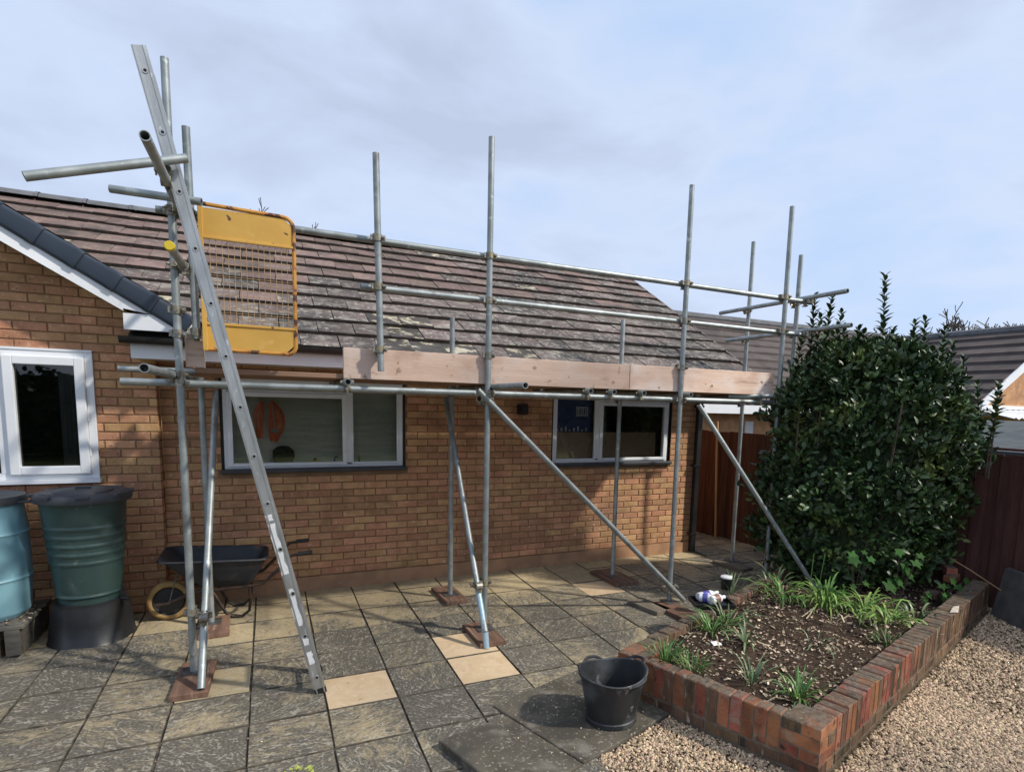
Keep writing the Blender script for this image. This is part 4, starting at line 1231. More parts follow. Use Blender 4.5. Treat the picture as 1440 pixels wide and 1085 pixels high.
coup(5.0, YLED - 0.05, 3.165, rz=R_(20)); coup(5.0, YLED - 0.05, 2.82)
coup(-0.822, YO - 0.0, 0.48); coup(-0.738, -1.80, 0.47, rz=R_(180)); coup(1.362, YO, 0.46); coup(1.266, -1.79, 0.47, rz=R_(180))
coup(1.362, YO, 2.0); coup(1.34, -1.74, 2.03, rz=R_(30)); coup(3.36, YO - 0.02, 0.20); coup(3.30, -1.76, 0.18, rz=R_(40)); coup(4.64, YO, 0.98)
place('coupler', COUP, (-0.775, -2.33, 3.187), scaf, rot=(R_(90), 0, R_(90))); place('coupler', COUP, (-0.775, -1.84, 3.187), scaf, rot=(R_(90), 0, R_(90)))
for x in (0.250, 2.325, 2.57, 2.898, 3.41, 1.41): place('coupler', COUP, (x, YLED - 0.0, TRZ + 0.002), scaf, rot=(R_(-90), 0, 0), scale=(.95, .95, .95))
coup(4.40, YLED, TRZ, rx=R_(-90))
# base plates
bp_ = MB(); bp_.box(-0.075, 0.075, -0.075, 0.075, 0, 0.006); bp_.tube((0, 0, 0.006), (0, 0, 0.06), 0.018, 10); BP = bp_.mesh('base_plate', 'steel')
for x, y, z in ((-0.825, YO, .042), (1.362, YO, .042), (3.345, YO, .042), (-0.79, YI, .042), (1.342, YI, .042), (3.282, YI, .042), (5.09, YI, .042)):
    place('base_plate', BP, (x, y, z), scaf)
# toe boards
def board(name, m, x0, x1, y0, y1, z0, z1, parent):
    q = MB(); q.box(x0, x1, y0, y1, z0, z1)
    o = q.build(name, m, parent); bevel_obj(o, 0.004); return o
tb1 = board('toe_board', 'board', 0.226, 2.768, -1.690, -1.652, 2.152, 2.382, scaf)
tb2 = board('toe_board', 'board', 2.774, 4.585, -1.690, -1.652, 2.153, 2.386, scaf)
board('toe_board', 'board', -0.80, -0.762, -1.60, -0.62, 2.187, 2.41, scaf)
board('toe_board', 'board', -0.786, -0.682, -1.660, -1.622, 2.187, 2.42, scaf)
kr = random.Random(5)
for tb, x0, x1 in ((tb1, 0.3, 2.7), (tb2, 2.85, 4.5)):
    for _ in range(5 if x1 - x0 > 2 else 3):
        kx, kz, s_ = kr.uniform(x0, x1), kr.uniform(2.18, 2.35), kr.uniform(0.006, 0.015)
        q = MB(); q.add([(kx + s_ * (1.5 + kr.uniform(-.4, .5)) * math.cos(a), -1.6912, kz + s_ * (1 + kr.uniform(-.3, .3)) * math.sin(a)) for a in np.linspace(0, 2 * math.pi, 11)[:-1]], [tuple(range(10))]); q.build('knot', 'knot', tb)
# platform boards
lay_y = [-1.648, -1.425, -1.202, -0.979, -0.703]  # last board is an unseen addition, made wide to block sun from the wall
pbr = random.Random(9)
names = ['outermost scaffold platform board, behind the toe board', 'second scaffold platform board in from the toe board',
         'third scaffold platform board in from the toe board', 'fourth scaffold platform board in from the toe board', 'added innermost platform board, widened to keep sun off the house wall']
for i, y0 in enumerate(lay_y):
    q = MB(); q.box(-0.74 + pbr.uniform(-.03, .03), 4.56 + pbr.uniform(-.03, .03), y0 + .001, y0 + (0.221 if i < 4 else 0.305), 2.150, 2.186)
    o = q.build('scaffold_board', 'platform'); bevel_obj(o, 0.004)
    tag(o, names[i], 'board', 'scaffold platform boards')

# sole boards under the standards
def sole(x, y, m, label, rz=0.0, w=0.225, d=0.48, z=0.0):
    q = MB(); q.cham(-w / 2, w / 2, -d / 2, d / 2, 0, 0.038, 0.004)
    o = place('sole_board', q.mesh('sole_board', m), (x, y, z + 0.003), None, rot=(0, 0, rz)); WL[o] = Vector((x, y, z))
    return tag(o, label, 'board', 'sole boards under the scaffold')
sole(-0.815, -1.81, 'sole', 'reddish board under the front scaffold pole beside the ladder foot', R_(-2), d=0.54)
sole(-0.76, -0.80, 'sole', 'reddish board in front of the wheelbarrow under the rear scaffold pole', R_(2), d=0.44)
sole(1.342, -0.69, 'sole', 'rusty brown board under the rear scaffold pole between the two windows', R_(3), d=0.50)
sole(1.33, -1.79, 'sole', 'reddish brown board with base plate beside the pair of cream slabs', R_(1), d=0.47)
sole(3.29, -0.75, 'sole', 'brown board under the rear scaffold pole below the right-hand window', R_(2), w=0.30, d=0.56)
sole(3.28, -1.95, 'sole', 'dark brown board under the front scaffold pole beside the planter', R_(3), w=0.225, d=0.55)
sole(5.0, -0.84, 'sole_grey', 'pale grey board under the pole nearest the fence', R_(6), d=0.46)
sole(3.10, -1.72, 'sole_grey', 'weathered board lying beside the front pole near the planter', R_(12), w=0.20, d=0.40)

# ================================================================== LADDER
lad = empty('ladder', (-0.04, -2.31, 0), 'aluminium ladder leaning against the left end of the scaffold', 'ladder')
F0, T0 = Vector((-0.0185, 0, 0.0)), Vector((-0.8760, 0, 3.87))
ldv = (T0 - F0).normalized()
lnv = Vector((ldv.z, 0, -ldv.x))                       # across the stile, to the right
SW = 0.036
def stile(yf, facing):
    """channel section: web faces outwards (facing -1: towards the camera)"""
    q = MB()
    ox = -0.008 if facing > 0 else 0.0
    c0, c1 = F0 + Vector((ox, yf, 0.0)), T0 + Vector((ox, yf, 0))
    mid, h = (c0 + c1) / 2, (c1 - c0) / 2
    fy = Vector((0, 1, 0))
    q.obox(mid, lnv * SW, fy * 0.0025, h)
    for s_ in (-1, 1):
        q.obox(mid + lnv * s_ * (SW - 0.003) + fy * (0.0155 * -facing), lnv * 0.003, fy * 0.013, h)
        q.obox(mid + lnv * s_ * (SW - 0.012) + fy * (-0.004 * -facing), lnv * 0.004, fy * 0.0016, h)
    return q
st1 = stile(-2.31, -1).build('stile', 'alu', lad)
st2 = stile(-1.955, 1).build('stile', 'alu', lad)
SP = 0.3095
p0 = Vector((-0.046, 0, 0.120))
for i in range(14):
    p = p0 + (Vector((-0.85, 0, 3.747)) - p0) / 12 * i
    if p.z > 3.85: break
    q = MB(); q.tube((p.x, -2.306, p.z), (p.x, -1.959, p.z), 0.0155, 12); rg = q.build('rung', 'alu', lad, smooth=True)
    q = MB(); q.lathe([(0.0085, 0.0), (0.015, 0.0), (0.0165, 0.003), (0.0165, 0.006)], n=14, close=False)
    t = MB(); t.add([(x + p.x, -2.3135 - (0.003 - z), y + p.z) for x, y, z in q.v], q.f); t.build('rung_collar', 'alu', rg, smooth=True)
    t = MB(); t.add([(p.x + 0.0095 * math.cos(a), -2.3150, p.z + 0.0095 * math.sin(a)) for a in np.linspace(0, 2 * math.pi, 13)[:-1]], [tuple(range(12))]); t.build('rung_bore', 'hole', rg)
for f in (F0,):
    for yf in (-2.298, -1.967):
        q = MB(); q.obox(F0 + Vector((0, yf, 0)) + ldv * 0.02, lnv * (SW + .002), (0, 0.016, 0), ldv * 0.02); q.build('foot', 'gutter', lad)
# worn white labels on the stile
lr = random.Random(14)
for z0, z1, dx in ((0.86, 1.20, -0.012), (0.50, 0.76, -0.010), (0.36, 0.43, -0.004), (0.22, 0.31, -0.004), (1.22, 1.26, -.012)):
    a, c = F0 + ldv * (z0 / ldv.z), F0 + ldv * (z1 / ldv.z)
    n = 9
    L_, R__ = [], []
    for i in range(n):
        p = a.lerp(c, i / (n - 1)) + lnv * dx
        L_.append(p + lnv * (-0.020 + lr.uniform(-.006, .006))); R__.append(p + lnv * (0.020 + lr.uniform(-.010, .006)))
    q = MB(); q.add([(v.x, -2.3137, v.z) for v in L_ + R__], [(i, n + i, n + i + 1, i + 1) for i in range(n - 1)]); q.build('worn_label', 'whitepaint', st1)

# ================================================================== YELLOW LADDER GATE
gate = empty('ladder_gate', (-0.39, -1.74, 2.29), 'yellow steel gate with rusty wire mesh beside the ladder top', 'gate')
GX0, GX1, GZ0, GZ1, GYY = -0.672, -0.100, 2.298, 3.245, -1.755
rr_ = 0.07
pts = [(GX0 + .012, GZ0 + .01), (GX1 - rr_, GZ0 + .005)]
for i in range(1, 6): a = -math.pi / 2 + math.pi / 2 * i / 6; pts.append((GX1 - rr_ + rr_ * math.cos(a), GZ0 + rr_ + rr_ * math.sin(a)))
pts.append((GX1, GZ1 - rr_ - .01))
for i in range(1, 6): a = math.pi / 2 * i / 6; pts.append((GX1 - rr_ + rr_ * math.cos(a), GZ1 - rr_ - .012 + rr_ * math.sin(a)))
pts += [(GX1 - rr_, GZ1 - .012), (GX0 + .012, GZ1)]
q = MB(); q.path([(x, GYY, z) for x, z in pts], 0.0135, 8); q.build('frame', 'yellow_rust', gate, smooth=True)
q = MB(); q.box(GX0 - 0.006, GX0 + 0.022, GYY - 0.014, GYY + 0.014, GZ0, GZ1 + .005); o = q.build('hinge_stile', 'yellow', gate); bevel_obj(o, .003)
TP0, BP1 = 3.035, 2.478
for z0, z1, nm in ((TP0, GZ1 - 0.022, 't'), (GZ0 + 0.018, BP1, 'b')):
    ch = 0.05
    if nm == 't': poly = [(GX0 + .02, z0), (GX1 - .008, z0), (GX1 - .008, z1 - ch), (GX1 - ch - .01, z1), (GX0 + .02, z1)]
    else: poly = [(GX0 + .02, z0), (GX1 - ch - .01, z0), (GX1 - .008, z0 + ch), (GX1 - .008, z1), (GX0 + .02, z1)]
    q = MB(); q.prism(poly, GYY - 0.003, GYY + 0.003); q.build('panel', 'yellow', gate)
for z in (TP0, BP1):
    q = MB(); q.box(GX0 + 0.02, GX1 - .004, GYY - 0.012, GYY + 0.012, z - 0.009, z + 0.009); o = q.build('cross_rail', 'yellow', gate); bevel_obj(o, .003)
for i in range(1, 15):
    x = GX0 + 0.02 + (GX1 - GX0 - 0.03) * i / 15
    q = MB(); q.tube((x, GYY, BP1), (x, GYY, TP0), 0.0021, 5); q.build('mesh_wire', 'wire', gate)
for i in range(1, 14):
    z = BP1 + (TP0 - BP1) * i / 14
    q = MB(); q.tube((GX0 + .02, GYY + .002, z), (GX1, GYY + .002, z), 0.0021, 5); q.build('mesh_wire', 'wire', gate)

# ================================================================== WATER BUTT, BARREL, PALLET
bt = empty('water_butt', (-1.655, -0.60, 0.30), 'ribbed dark green water butt with grey lid on a black stand', 'water butt')
def butt_prof():
    P = []
    z0, z1, r0, r1 = 0.0, 0.86, 0.212, 0.285
    ribs = [0.085, 0.36, 0.43, 0.50, 0.57, 0.64]
    zs = np.linspace(0, 0.86, 130)
    for z in zs:
        r_ = r0 + (r1 - r0) * z / 0.86
        for k, rb in enumerate(ribs):
            dz = z - rb
            if abs(dz) < 0.02: r_ += 0.007 * math.cos(dz / 0.02 * math.pi / 2) * (1 if k else 1.2)
        if z < 0.085: r_ -= 0.006
        P.append((r_, z))
    return [(0.18, 0.0)] + P
q = MB(); q.lathe(butt_prof(), (-1.655, -0.60, 0.30), 56); body = q.build('body', 'butt', bt, smooth=True)
q = MB()
q.lathe([(0.285, -0.012), (0.318, -0.012), (0.322, 0.0), (0.322, 0.028), (0.312, 0.046), (0.27, 0.060), (0.255, 0.052), (0.20, 0.050), (0.19, 0.064), (0.10, 0.072), (0.02, 0.074)], (-1.655, -0.60, 1.155), 56)
lid = q.build('lid', 'lid', bt, smooth=True)
for i in range(8):
    a = i * math.pi / 4 + 0.2
    q = MB(); c = Vector((-1.655 + 0.305 * math.cos(a), -0.60 + 0.305 * math.sin(a), 1.195)); d1 = Vector((math.cos(a), math.sin(a), 0)); d2 = Vector((-d1.y, d1.x, 0))
    q.obox(c, d1 * 0.03, d2 * 0.042, (0, 0, 0.013)); o = q.build('lug', 'lid', lid); bevel_obj(o, .006)
q = MB(); q.obox((-1.655, -0.60, 1.236), (0.05, 0, 0), (0, 0.014, 0), (0, 0, 0.010)); q.build('handle', 'lid', lid)
# stand: tapered drum with a recessed front
q = MB()
n = 48
def stand_r(a, t):
    base = 0.295 - 0.045 * t
    f = 1.0
    for c_, w_, dpt in ((R_(-95), 0.24, 0.075), (R_(-20), 0.2, 0.05), (R_(60), 0.24, .06), (R_(150), .24, .06)):
        dd = abs((a - c_ + math.pi) % (2 * math.pi) - math.pi)
        if dd < w_: f -= dpt * (1 if dd < w_ * .75 else .4)
    return base * f
prof = [(0, 0.0), (0.02, 0.0), (0.08, 0.01), (0.5, 0.16), (0.93, 0.29), (1.0, 0.315), (0.96, 0.325)]
for t, z in prof[1:]:
    for i in range(n):
        a = 2 * math.pi * i / n
        r_ = stand_r(a, t) * (1.0 if t > .02 else 1.02)
        q.v.append((-1.655 + r_ * math.cos(a), -0.60 + r_ * math.sin(a), 0.002 + z))
for j in range(len(prof) - 2):
    for i in range(n): q.f.append((j * n + i, j * n + (i + 1) % n, (j + 1) * n + (i + 1) % n, (j + 1) * n + i))
q.f.append(tuple(range((len(prof) - 2) * n, (len(prof) - 1) * n)))
o = q.build('stand', 'stand', bt, smooth=True)
q = MB(); q.tube((-1.43, -0.70, 0.33), (-1.37, -0.73, 0.325), 0.018, 10); q.build('tap', 'gutter', bt)

ba = empty('blue_barrel', (-2.31, -0.58, 0.30), 'pale blue plastic barrel at the left edge standing on a pallet', 'barrel')
P = [(0.24, 0.0)]
for z in np.linspace(0.0, 0.89, 90):
    r_ = 0.262 + 0.022 * math.sin(math.pi * min(1, z / 0.93))
    for rb in (0.31, 0.66): r_ += 0.009 * max(0, 1 - abs(z - rb) / 0.014)
    if z < 0.04: r_ -= (0.04 - z) * .6
    P.append((r_, z))
q = MB(); q.lathe(P, (-2.31, -0.58, 0.250), 56); q.build('body', 'barrel', ba, smooth=True)
q = MB(); q.lathe([(0.26, 0), (0.285, 0), (0.29, 0.02), (0.28, 0.06), (0.10, 0.045), (0.01, 0.046)], (-2.31, -0.58, 1.135), 48); q.build('lid', 'lid', ba, smooth=True)
q = MB(); q.obox((-2.03, -0.66, 1.150), (0.07, 0.01, 0), (0, 0.025, 0), (0, 0, 0.007)); q.build('overflow_arm', 'lid', ba)
# pallet of grey timber and a mat of dark chips
pa = empty('timber_pallet', (-2.45, -0.55, 0), 'weathered grey timber pallet under the blue barrel', 'pallet')
PAD = Vector((0.96, 0.28, 0)).normalized()
def pbox(cx, cy, cz, hx, hy, hz, m, nm):
    q = MB(); q.obox((cx, cy, cz), (hx, 0, 0), (0, hy, 0), (0, 0, hz)); o = q.build(nm, m, pa); bevel_obj(o, .004)
for i, yy in enumerate((-0.83, -0.66, -0.49, -0.32)): pbox(-2.48, yy, 0.232, 0.475, 0.072, 0.014, 'pallet', 'deck_board')
pbox(-2.075, -0.575, 0.118, 0.045, 0.33, 0.098, 'pallet', 'bearer'); pbox(-2.85, -0.575, 0.118, 0.045, 0.33, 0.098, 'pallet', 'bearer')
q = MB(); q.cham(-2.30, -2.16, -0.86, -0.75, 0.0, 0.13, .005); o = q.build('brick', 'wallbrick_old'); tag(o, 'loose old brick on the paving under the pallet', 'brick')
rr2 = np.random.default_rng(3)
Vq, Fq = [], []
for _ in range(330):
    a, rad = rr2.uniform(0, 6.28), rr2.uniform(0.20, 0.40)
    x, y = -2.31 + rad * math.cos(a), -0.60 + rad * .8 * math.sin(a)
    if x > -1.99: continue
    s_ = rr2.uniform(.008, .02); b0 = rr2.uniform(0, 6.28)
    k = len(Vq)
    d1 = Vector((math.cos(b0), math.sin(b0), rr2.uniform(-.3, .5))) * s_; d2 = Vector((-math.sin(b0), math.cos(b0), rr2.uniform(-.3, .3))) * s_ * .6
    c = Vector((x, y, 0.254 + rr2.uniform(0, .012)))
    Vq += [c - d1, c + d2, c + d1, c - d2]; Fq.append((k, k + 1, k + 2, k + 3))
lo2 = bpy.data.objects.new('leaf_litter', np_mesh('leaf_litter', Vq, Fq, 'litter')); COL.objects.link(lo2)
tag(lo2, 'dry brown leaves caught on the pallet round the barrel foot', 'leaf litter', kind='stuff')

# ================================================================== WHEELBARROW
wb = empty('wheelbarrow', (-0.75, -0.42, 0), 'black wheelbarrow with a yellow wheel parked against the house wall', 'wheelbarrow')
q = MB()
yc = -0.42
def ring8(z, x0, x1, hy0, hy1, cr_):
    """rounded rectangle: x0 front (wheel end, half width hy0) to x1 (handle end, half width hy1)"""
    out = []
    for (x, s_, hy) in ((x0, -1, hy0), (x1, -1, hy1), (x1, 1, hy1), (x0, 1, hy0)):
        sx_ = 1 if x == x0 else -1
        pts_ = [Vector((x + sx_ * cr_, yc + s_ * hy, z)), Vector((x + sx_ * cr_ * .3, yc + s_ * (hy - cr_ * .3), z)), Vector((x, yc + s_ * (hy - cr_), z))]
        if (x == x0 and s_ == -1) or (x == x1 and s_ == 1): pts_ = pts_[::-1]
        out += pts_
    return out
def tilt(v):  # tray leans a little towards the wheel
    return Vector((v.x, v.y, v.z + (v.x + 0.75) * -0.06))
# front edge is higher and slopes out
secs = [ring8(0.305, -0.86, -0.50, 0.15, 0.16, 0.05), ring8(0.325, -0.90, -0.47, 0.17, 0.18, 0.06), ring8(0.50, -1.10, -0.375, 0.255, 0.235, 0.07), ring8(0.575, -1.165, -0.345, 0.285, 0.26, 0.08),
        ring8(0.578, -1.18, -0.33, 0.30, 0.275, 0.08), ring8(0.566, -1.183, -0.327, 0.303, 0.278, 0.08)]
inner = [ring8(0.575, -1.160, -0.350, 0.280, 0.255, 0.08), ring8(0.335, -0.895, -0.475, 0.165, 0.175, 0.06)]
N = 12
seq = [secs[0], secs[1], secs[2], secs[3], secs[5], secs[4], inner[0], inner[1]]
for r_ in seq: q.v += [tuple(tilt(v)) for v in r_]
for j in range(len(seq) - 1):
    for i in range(N): q.f.append((j * N + i, j * N + (i + 1) % N, (j + 1) * N + (i + 1) % N, (j + 1) * N + i))
q.f.append(tuple(range(N - 1, -1, -1))); q.f.append(tuple(range((len(seq) - 1) * N, len(seq) * N)))
q.build('tray', 'tray', wb, smooth=True)
WC = Vector((-1.135, yc, 0.178))
def wheel_lathe(prof, n=40):
    t = MB(); t.lathe(prof + [prof[0]], n=n, close=False)
    return [(x + WC.x, z + WC.y, y + WC.z) for x, y, z in t.v], [f[::-1] for f in t.f]
q = MB(); tp = [(0.146 + 0.030 * math.cos(a), 0.034 * math.sin(a)) for a in np.linspace(0, 2 * math.pi, 13)[:-1]]
q.add(*wheel_lathe(tp)); wh = q.build('wheel', 'tyre', wb, smooth=True)
q = MB(); q.add(*wheel_lathe([(0.02, -0.022), (0.112, -0.018), (0.124, -0.032), (0.124, 0.032), (0.112, 0.018), (0.02, 0.022)])); q.build('rim', 'stand', wh, smooth=True)
q = MB(); q.tube((WC.x, yc - 0.10, WC.z), (WC.x, yc + 0.10, WC.z), 0.010, 8); q.build('axle', 'steel', wh)
for s_ in (-1, 1):
    f = MB()
    y_ = yc + s_ * 0.10
    f.path([(WC.x - 0.09, yc + s_ * .095, WC.z - 0.005), (WC.x, yc + s_ * 0.095, WC.z + .0), (-0.95, yc + s_ * .12, 0.265), (-0.52, yc + s_ * 0.19, 0.292), (-0.38, yc + s_ * 0.22, 0.315), (-0.27, yc + s_ * 0.24, 0.42), (-0.14, yc + s_ * 0.25, 0.56), (-0.03, yc + s_ * 0.25, 0.575)], 0.014, 10)
    f.build('handle_tube', 'barrowtube', wb, smooth=True)
    f = MB(); f.path([(-0.08, yc + s_ * 0.25, 0.572), (0.04, yc + s_ * .25, 0.578)], 0.019, 10); f.build('grip', 'gutter', wb, smooth=True)
    f = MB(); f.path([(-0.80, yc + s_ * 0.15, 0.275), (-0.77, yc + s_ * 0.155, 0.235), (-0.69, yc + s_ * 0.16, 0.06), (-0.64, yc + s_ * 0.16, 0.018), (-0.56, yc + s_ * 0.165, 0.014), (-0.50, yc + s_ * .17, 0.06), (-0.485, yc + s_ * 0.18, 0.16), (-0.49, yc + s_ * 0.19, 0.285)], 0.013, 10); f.build('leg', 'barrowtube', wb, smooth=True)
    f = MB(); f.tube((WC.x + 0.01, yc + s_ * 0.085, WC.z + .01), (-1.06, yc + s_ * 0.12, 0.42), 0.005, 6); f.build('stay', 'steel', wb)
f = MB(); f.tube((-0.70, yc - 0.16, 0.09), (-0.70, yc + .16, 0.09), 0.010, 8); f.build('cross_bar', 'barrowtube', wb)

# ================================================================== BUCKET
bk = empty('rubber_bucket', (1.66, -3.36, 0.04), 'black rubber builders bucket on the concrete beside the planter', 'bucket')
q = MB()
BC = Vector((1.645, -3.365, 0.0135))
def bucket_ring(r_, z, warp=0.0):
    out = []
    for i in range(48):
        a = 2 * math.pi * i / 48
        k = 1.0
        zz = z + warp * (0.016 * math.cos(2 * a + 0.5) )
        r_b = r_ * 1.11
        out.append((BC.x + r_b * 1.06 * math.cos(a), BC.y + r_b * 0.97 * math.sin(a), BC.z + zz * 1.06))
    return out
profb = [(0.135, 0.0, 0), (0.142, 0.006, 0), (0.142, 0.03, 0), (0.136, 0.036, 0), (0.150, 0.12, .1), (0.172, 0.24, .6), (0.184, 0.292, 1), (0.192, 0.297, 1), (0.194, 0.306, 1), (0.188, 0.312, 1), (0.180, 0.306, 1), (0.168, 0.24, .6), (0.146, 0.11, .1), (0.132, 0.02, 0)]
for a in profb: q.v += bucket_ring(*a)
for j in range(len(profb) - 1):
    for i in range(48): q.f.append((j * 48 + i, j * 48 + (i + 1) % 48, (j + 1) * 48 + (i + 1) % 48, (j + 1) * 48 + i))
q.f.append(tuple(range(47, -1, -1))); q.f.append(tuple(range((len(profb) - 1) * 48, len(profb) * 48)))
q.build('body', 'rubber', bk, smooth=True)
def lug(a0, up_, out_):
    P = []
    for t in np.linspace(-1, 1, 9):
        a = a0 + t * 0.36
        e_ = (1 - abs(t) ** 2.6)
        r_ = 0.209 + out_ * e_
        P.append((BC.x + r_ * 1.06 * math.cos(a), BC.y + r_ * 0.97 * math.sin(a), BC.z + 0.318 + 0.016 * math.cos(2 * a + .5) + up_ * e_))
    f = MB(); f.path(P, 0.0105, 8); f.build('handle', 'rubber', bk, smooth=True)
lug(R_(-72), 0.004, 0.014); lug(R_(15), 0.022, 0.026); lug(R_(100), 0.026, 0.010); lug(R_(190), 0.008, 0.014)

# ================================================================== TRAY WITH BOTTLES, CUP
uT = Vector((0.92, -0.38, 0)).normalized(); vT = Vector((0.38, 0.92, 0)).normalized()
TC = Vector((3.17, -2.53, PH + 0.006))
ty_ = empty('plastic_tray', TC, 'black plastic tray resting across the planter wall', 'tray')
q = MB(); q.obox(TC + Vector((0, 0, .004)), uT * 0.17, vT * 0.115, (0, 0, .004)); q.build('base', 'blackp', ty_)
for s_ in (-1, 1):
    q = MB(); q.obox(TC + vT * s_ * 0.115 + Vector((0, 0, .022)), uT * 0.172, vT * 0.005, (0, 0, .018)); q.build('rim', 'blackp', ty_)
    q = MB(); q.obox(TC + uT * s_ * 0.168 + Vector((0, 0, .022)), uT * 0.005, vT * 0.108, (0, 0, .018)); q.build('rim', 'blackp', ty_)
def bottle(c, d, L, r_, lab, label):
    e_ = empty('bottle', c, label, 'bottle')
    d = d.normalized()
    q = MB(); q.path([c, c + d * .006, c + d * (L * .70), c + d * (L * .86), c + d * (L * .90), c + d * L], [r_ * .85, r_, r_, r_ * .5, r_ * .42, r_ * .42], 14)
    q.build('body', 'white', e_, smooth=True)
    q = MB(); q.path([c + d * (L * .25), c + d * (L * .58)], r_ + .0012, 14, caps=False); q.build('label_band', lab, e_, smooth=True)
    q = MB(); q.path([c + d * (L * .92), c + d * (L * 1.08)], r_ * .48, 12); q.build('cap', 'white', e_, smooth=True)
bottle(TC - uT * 0.10 + vT * 0.04 + Vector((0, 0, .052)), Vector((0.55, -0.55, 0.02)), 0.13, 0.040, 'bluelab', 'white bottle with blue band, left one in the black tray')
bottle(TC - uT * 0.02 - vT * 0.03 + Vector((0, 0, .050)), Vector((0.9, 0.1, 0.02)), 0.16, 0.038, 'brownlab', 'white bottle with brown band, right one in the black tray')
bottle(TC - uT * 0.10 + vT * 0.075 + Vector((0, 0, .048)), Vector((0.95, 0.05, 0.02)), 0.22, 0.034, 'bluelab', 'white bottle lying at the back of the black tray')
cup = empty('dark_cup', (3.66, -2.20, PH - .02), 'dark paint tub with white lid beside the tray on the planter wall', 'tub')
q = MB(); q.lathe([(0.045, 0), (0.050, 0.002), (0.055, 0.11), (0.052, 0.112)], (3.62, -2.22, PH), 24); q.build('body', 'blackp', cup, smooth=True)
q = MB(); q.lathe([(0.05, 0), (0.059, 0), (0.059, 0.012), (0.054, 0.016)], (3.62, -2.22, PH + 0.112), 24); q.build('lid', 'white', cup, smooth=True)

# ================================================================== THINGS SEEN IN THE WINDOWS
vest = empty('hi_vis_vest', (-0.30, 0.50, 1.5), 'orange high-visibility jacket hanging inside the left-hand window', 'jacket')
def cloth(name, m, pts, y, par, dep=0.03):
    """a hanging piece with thickness: outline in x,z; folds come from the y wobble"""
    n = len(pts)
    q = MB()
    P = [(x, y + 0.006 * math.sin(x * 40), z) for x, z in pts] + [(x, y + dep + 0.006 * math.sin(x * 40), z) for x, z in pts]
    F = [tuple(range(n)), tuple(range(2 * n - 1, n - 1, -1))] + [((i + 1) % n, i, i + n, (i + 1) % n + n) for i in range(n)]
    q.add(P, F); return q.build(name, m, par)
def jacket_half(x_in, prof, ph):
    """a hanging half of the jacket: rows of (z, inner x, outer x) with soft folds"""
    q = MB(); n = 12
    for (z, xa, xb) in prof:
        for i in range(n + 1):
            t = i / n
            q.v.append((xa + (xb - xa) * t, 0.165 + 0.016 * math.sin(t * 9 + ph + z * 6) - 0.02 * math.sin(math.pi * t), z + 0.008 * math.sin(t * 5 + ph)))
    for j in range(len(prof) - 1):
        for i in range(n): q.f.append((j * (n + 1) + i, j * (n + 1) + i + 1, (j + 1) * (n + 1) + i + 1, (j + 1) * (n + 1) + i))
    return q.build('front', 'orange', vest, smooth=True)
jacket_half(0, [(1.545, -0.285, -0.215), (1.60, -0.29, -0.195), (1.66, -0.295, -0.155), (1.74, -0.295, -0.142), (1.82, -0.29, -0.148), (1.88, -0.285, -0.175), (1.93, -0.275, -0.215), (1.955, -0.265, -0.24)], 0.4)
jacket_half(0, [(1.58, -0.345, -0.405), (1.66, -0.34, -0.418), (1.76, -0.335, -0.428), (1.85, -0.33, -0.42), (1.91, -0.325, -0.395), (1.945, -0.32, -0.36)], 2.1)
cloth('tape', 'silver', [(-0.285, 1.655), (-0.225, 1.625), (-0.20, 1.655), (-0.235, 1.69)], 0.136, vest, .003)
cloth('tape', 'silver', [(-0.250, 1.70), (-0.234, 1.70), (-0.245, 1.90), (-0.258, 1.90)], 0.136, vest, .003)
q = MB(); q.lathe([(0.075, 0), (0.08, 0.003), (0.08, 0.030), (0.07, 0.032)], (-0.165, 0.163, 1.2675), 24, sy=.55); o = q.build('basket_saucer', 'basket', smooth=True); tag(o, 'dark saucer under the round basket inside the left-hand window', 'saucer')
bs = empty('round_basket', (-0.17, 0.34, 1.27), 'round dark basket on the sill inside the left-hand window', 'basket')
q = MB(); q.lathe([(0.05, 0.0), (0.085, 0.03), (0.104, 0.09), (0.098, 0.15), (0.06, 0.19), (0.02, 0.20)], (-0.165, 0.163, 1.300), 24, sy=0.44); q.build('body', 'basket', bs, smooth=True)
q = MB(); q.box(0.03, 0.42, 0.125, 0.205, 1.2675, 1.315); o = q.build('sill_box', 'upvc'); tag(o, 'low white box under the small ornaments inside the left-hand window', 'box')
yt_ = empty('yellow_toy', (0.135, 0.165, 1.27), 'small yellow object on the sill inside the left-hand window', 'ornament')
q = MB(); q.lathe([(0.065, 0), (0.07, 0.012), (0.04, 0.028), (0.02, 0.03)], (0.135, 0.165, 1.315), 16, sy=.6); q.build('base', 'capyel', yt_, smooth=True)
q = MB(); q.lathe([(0.01, 0), (0.018, 0.012), (0.012, 0.026), (0.002, 0.03)], (0.135, 0.165, 1.345), 12); q.build('knob', 'gutter', yt_, smooth=True)
q = MB(); q.path([(0.345, 0.165, 1.316), (0.325, 0.165, 1.345), (0.335, 0.165, 1.375), (0.36, 0.165, 1.383)], 0.010, 8); o = q.build('blue_hook', 'bluebit', smooth=True); tag(o, 'small blue curved ornament on the sill inside the left-hand window', 'ornament')
q = MB(); q.prism([(0.56, 1.268), (0.60, 1.268), (0.575, 1.40)], 0.15, 0.18); o = q.build('dark_ornament', 'gutter'); tag(o, 'small dark pointed ornament inside the right pane of the left-hand window', 'ornament')
rk = empty('drying_rack', (0.75, 0.8, 1.6), 'white wire drying rack seen through the right pane of the left-hand window', 'drying rack')
for i in range(9):
    t = i / 8
    q = MB(); a = Vector((0.60 + 0.05 * i, 0.80, 1.80 - 0.025 * i)); a.y = 0.19; q.tube(a, a + Vector((0.09, 0.005, 0.12 - .006 * i)), 0.0055, 6); q.build('rod', 'white', rk)
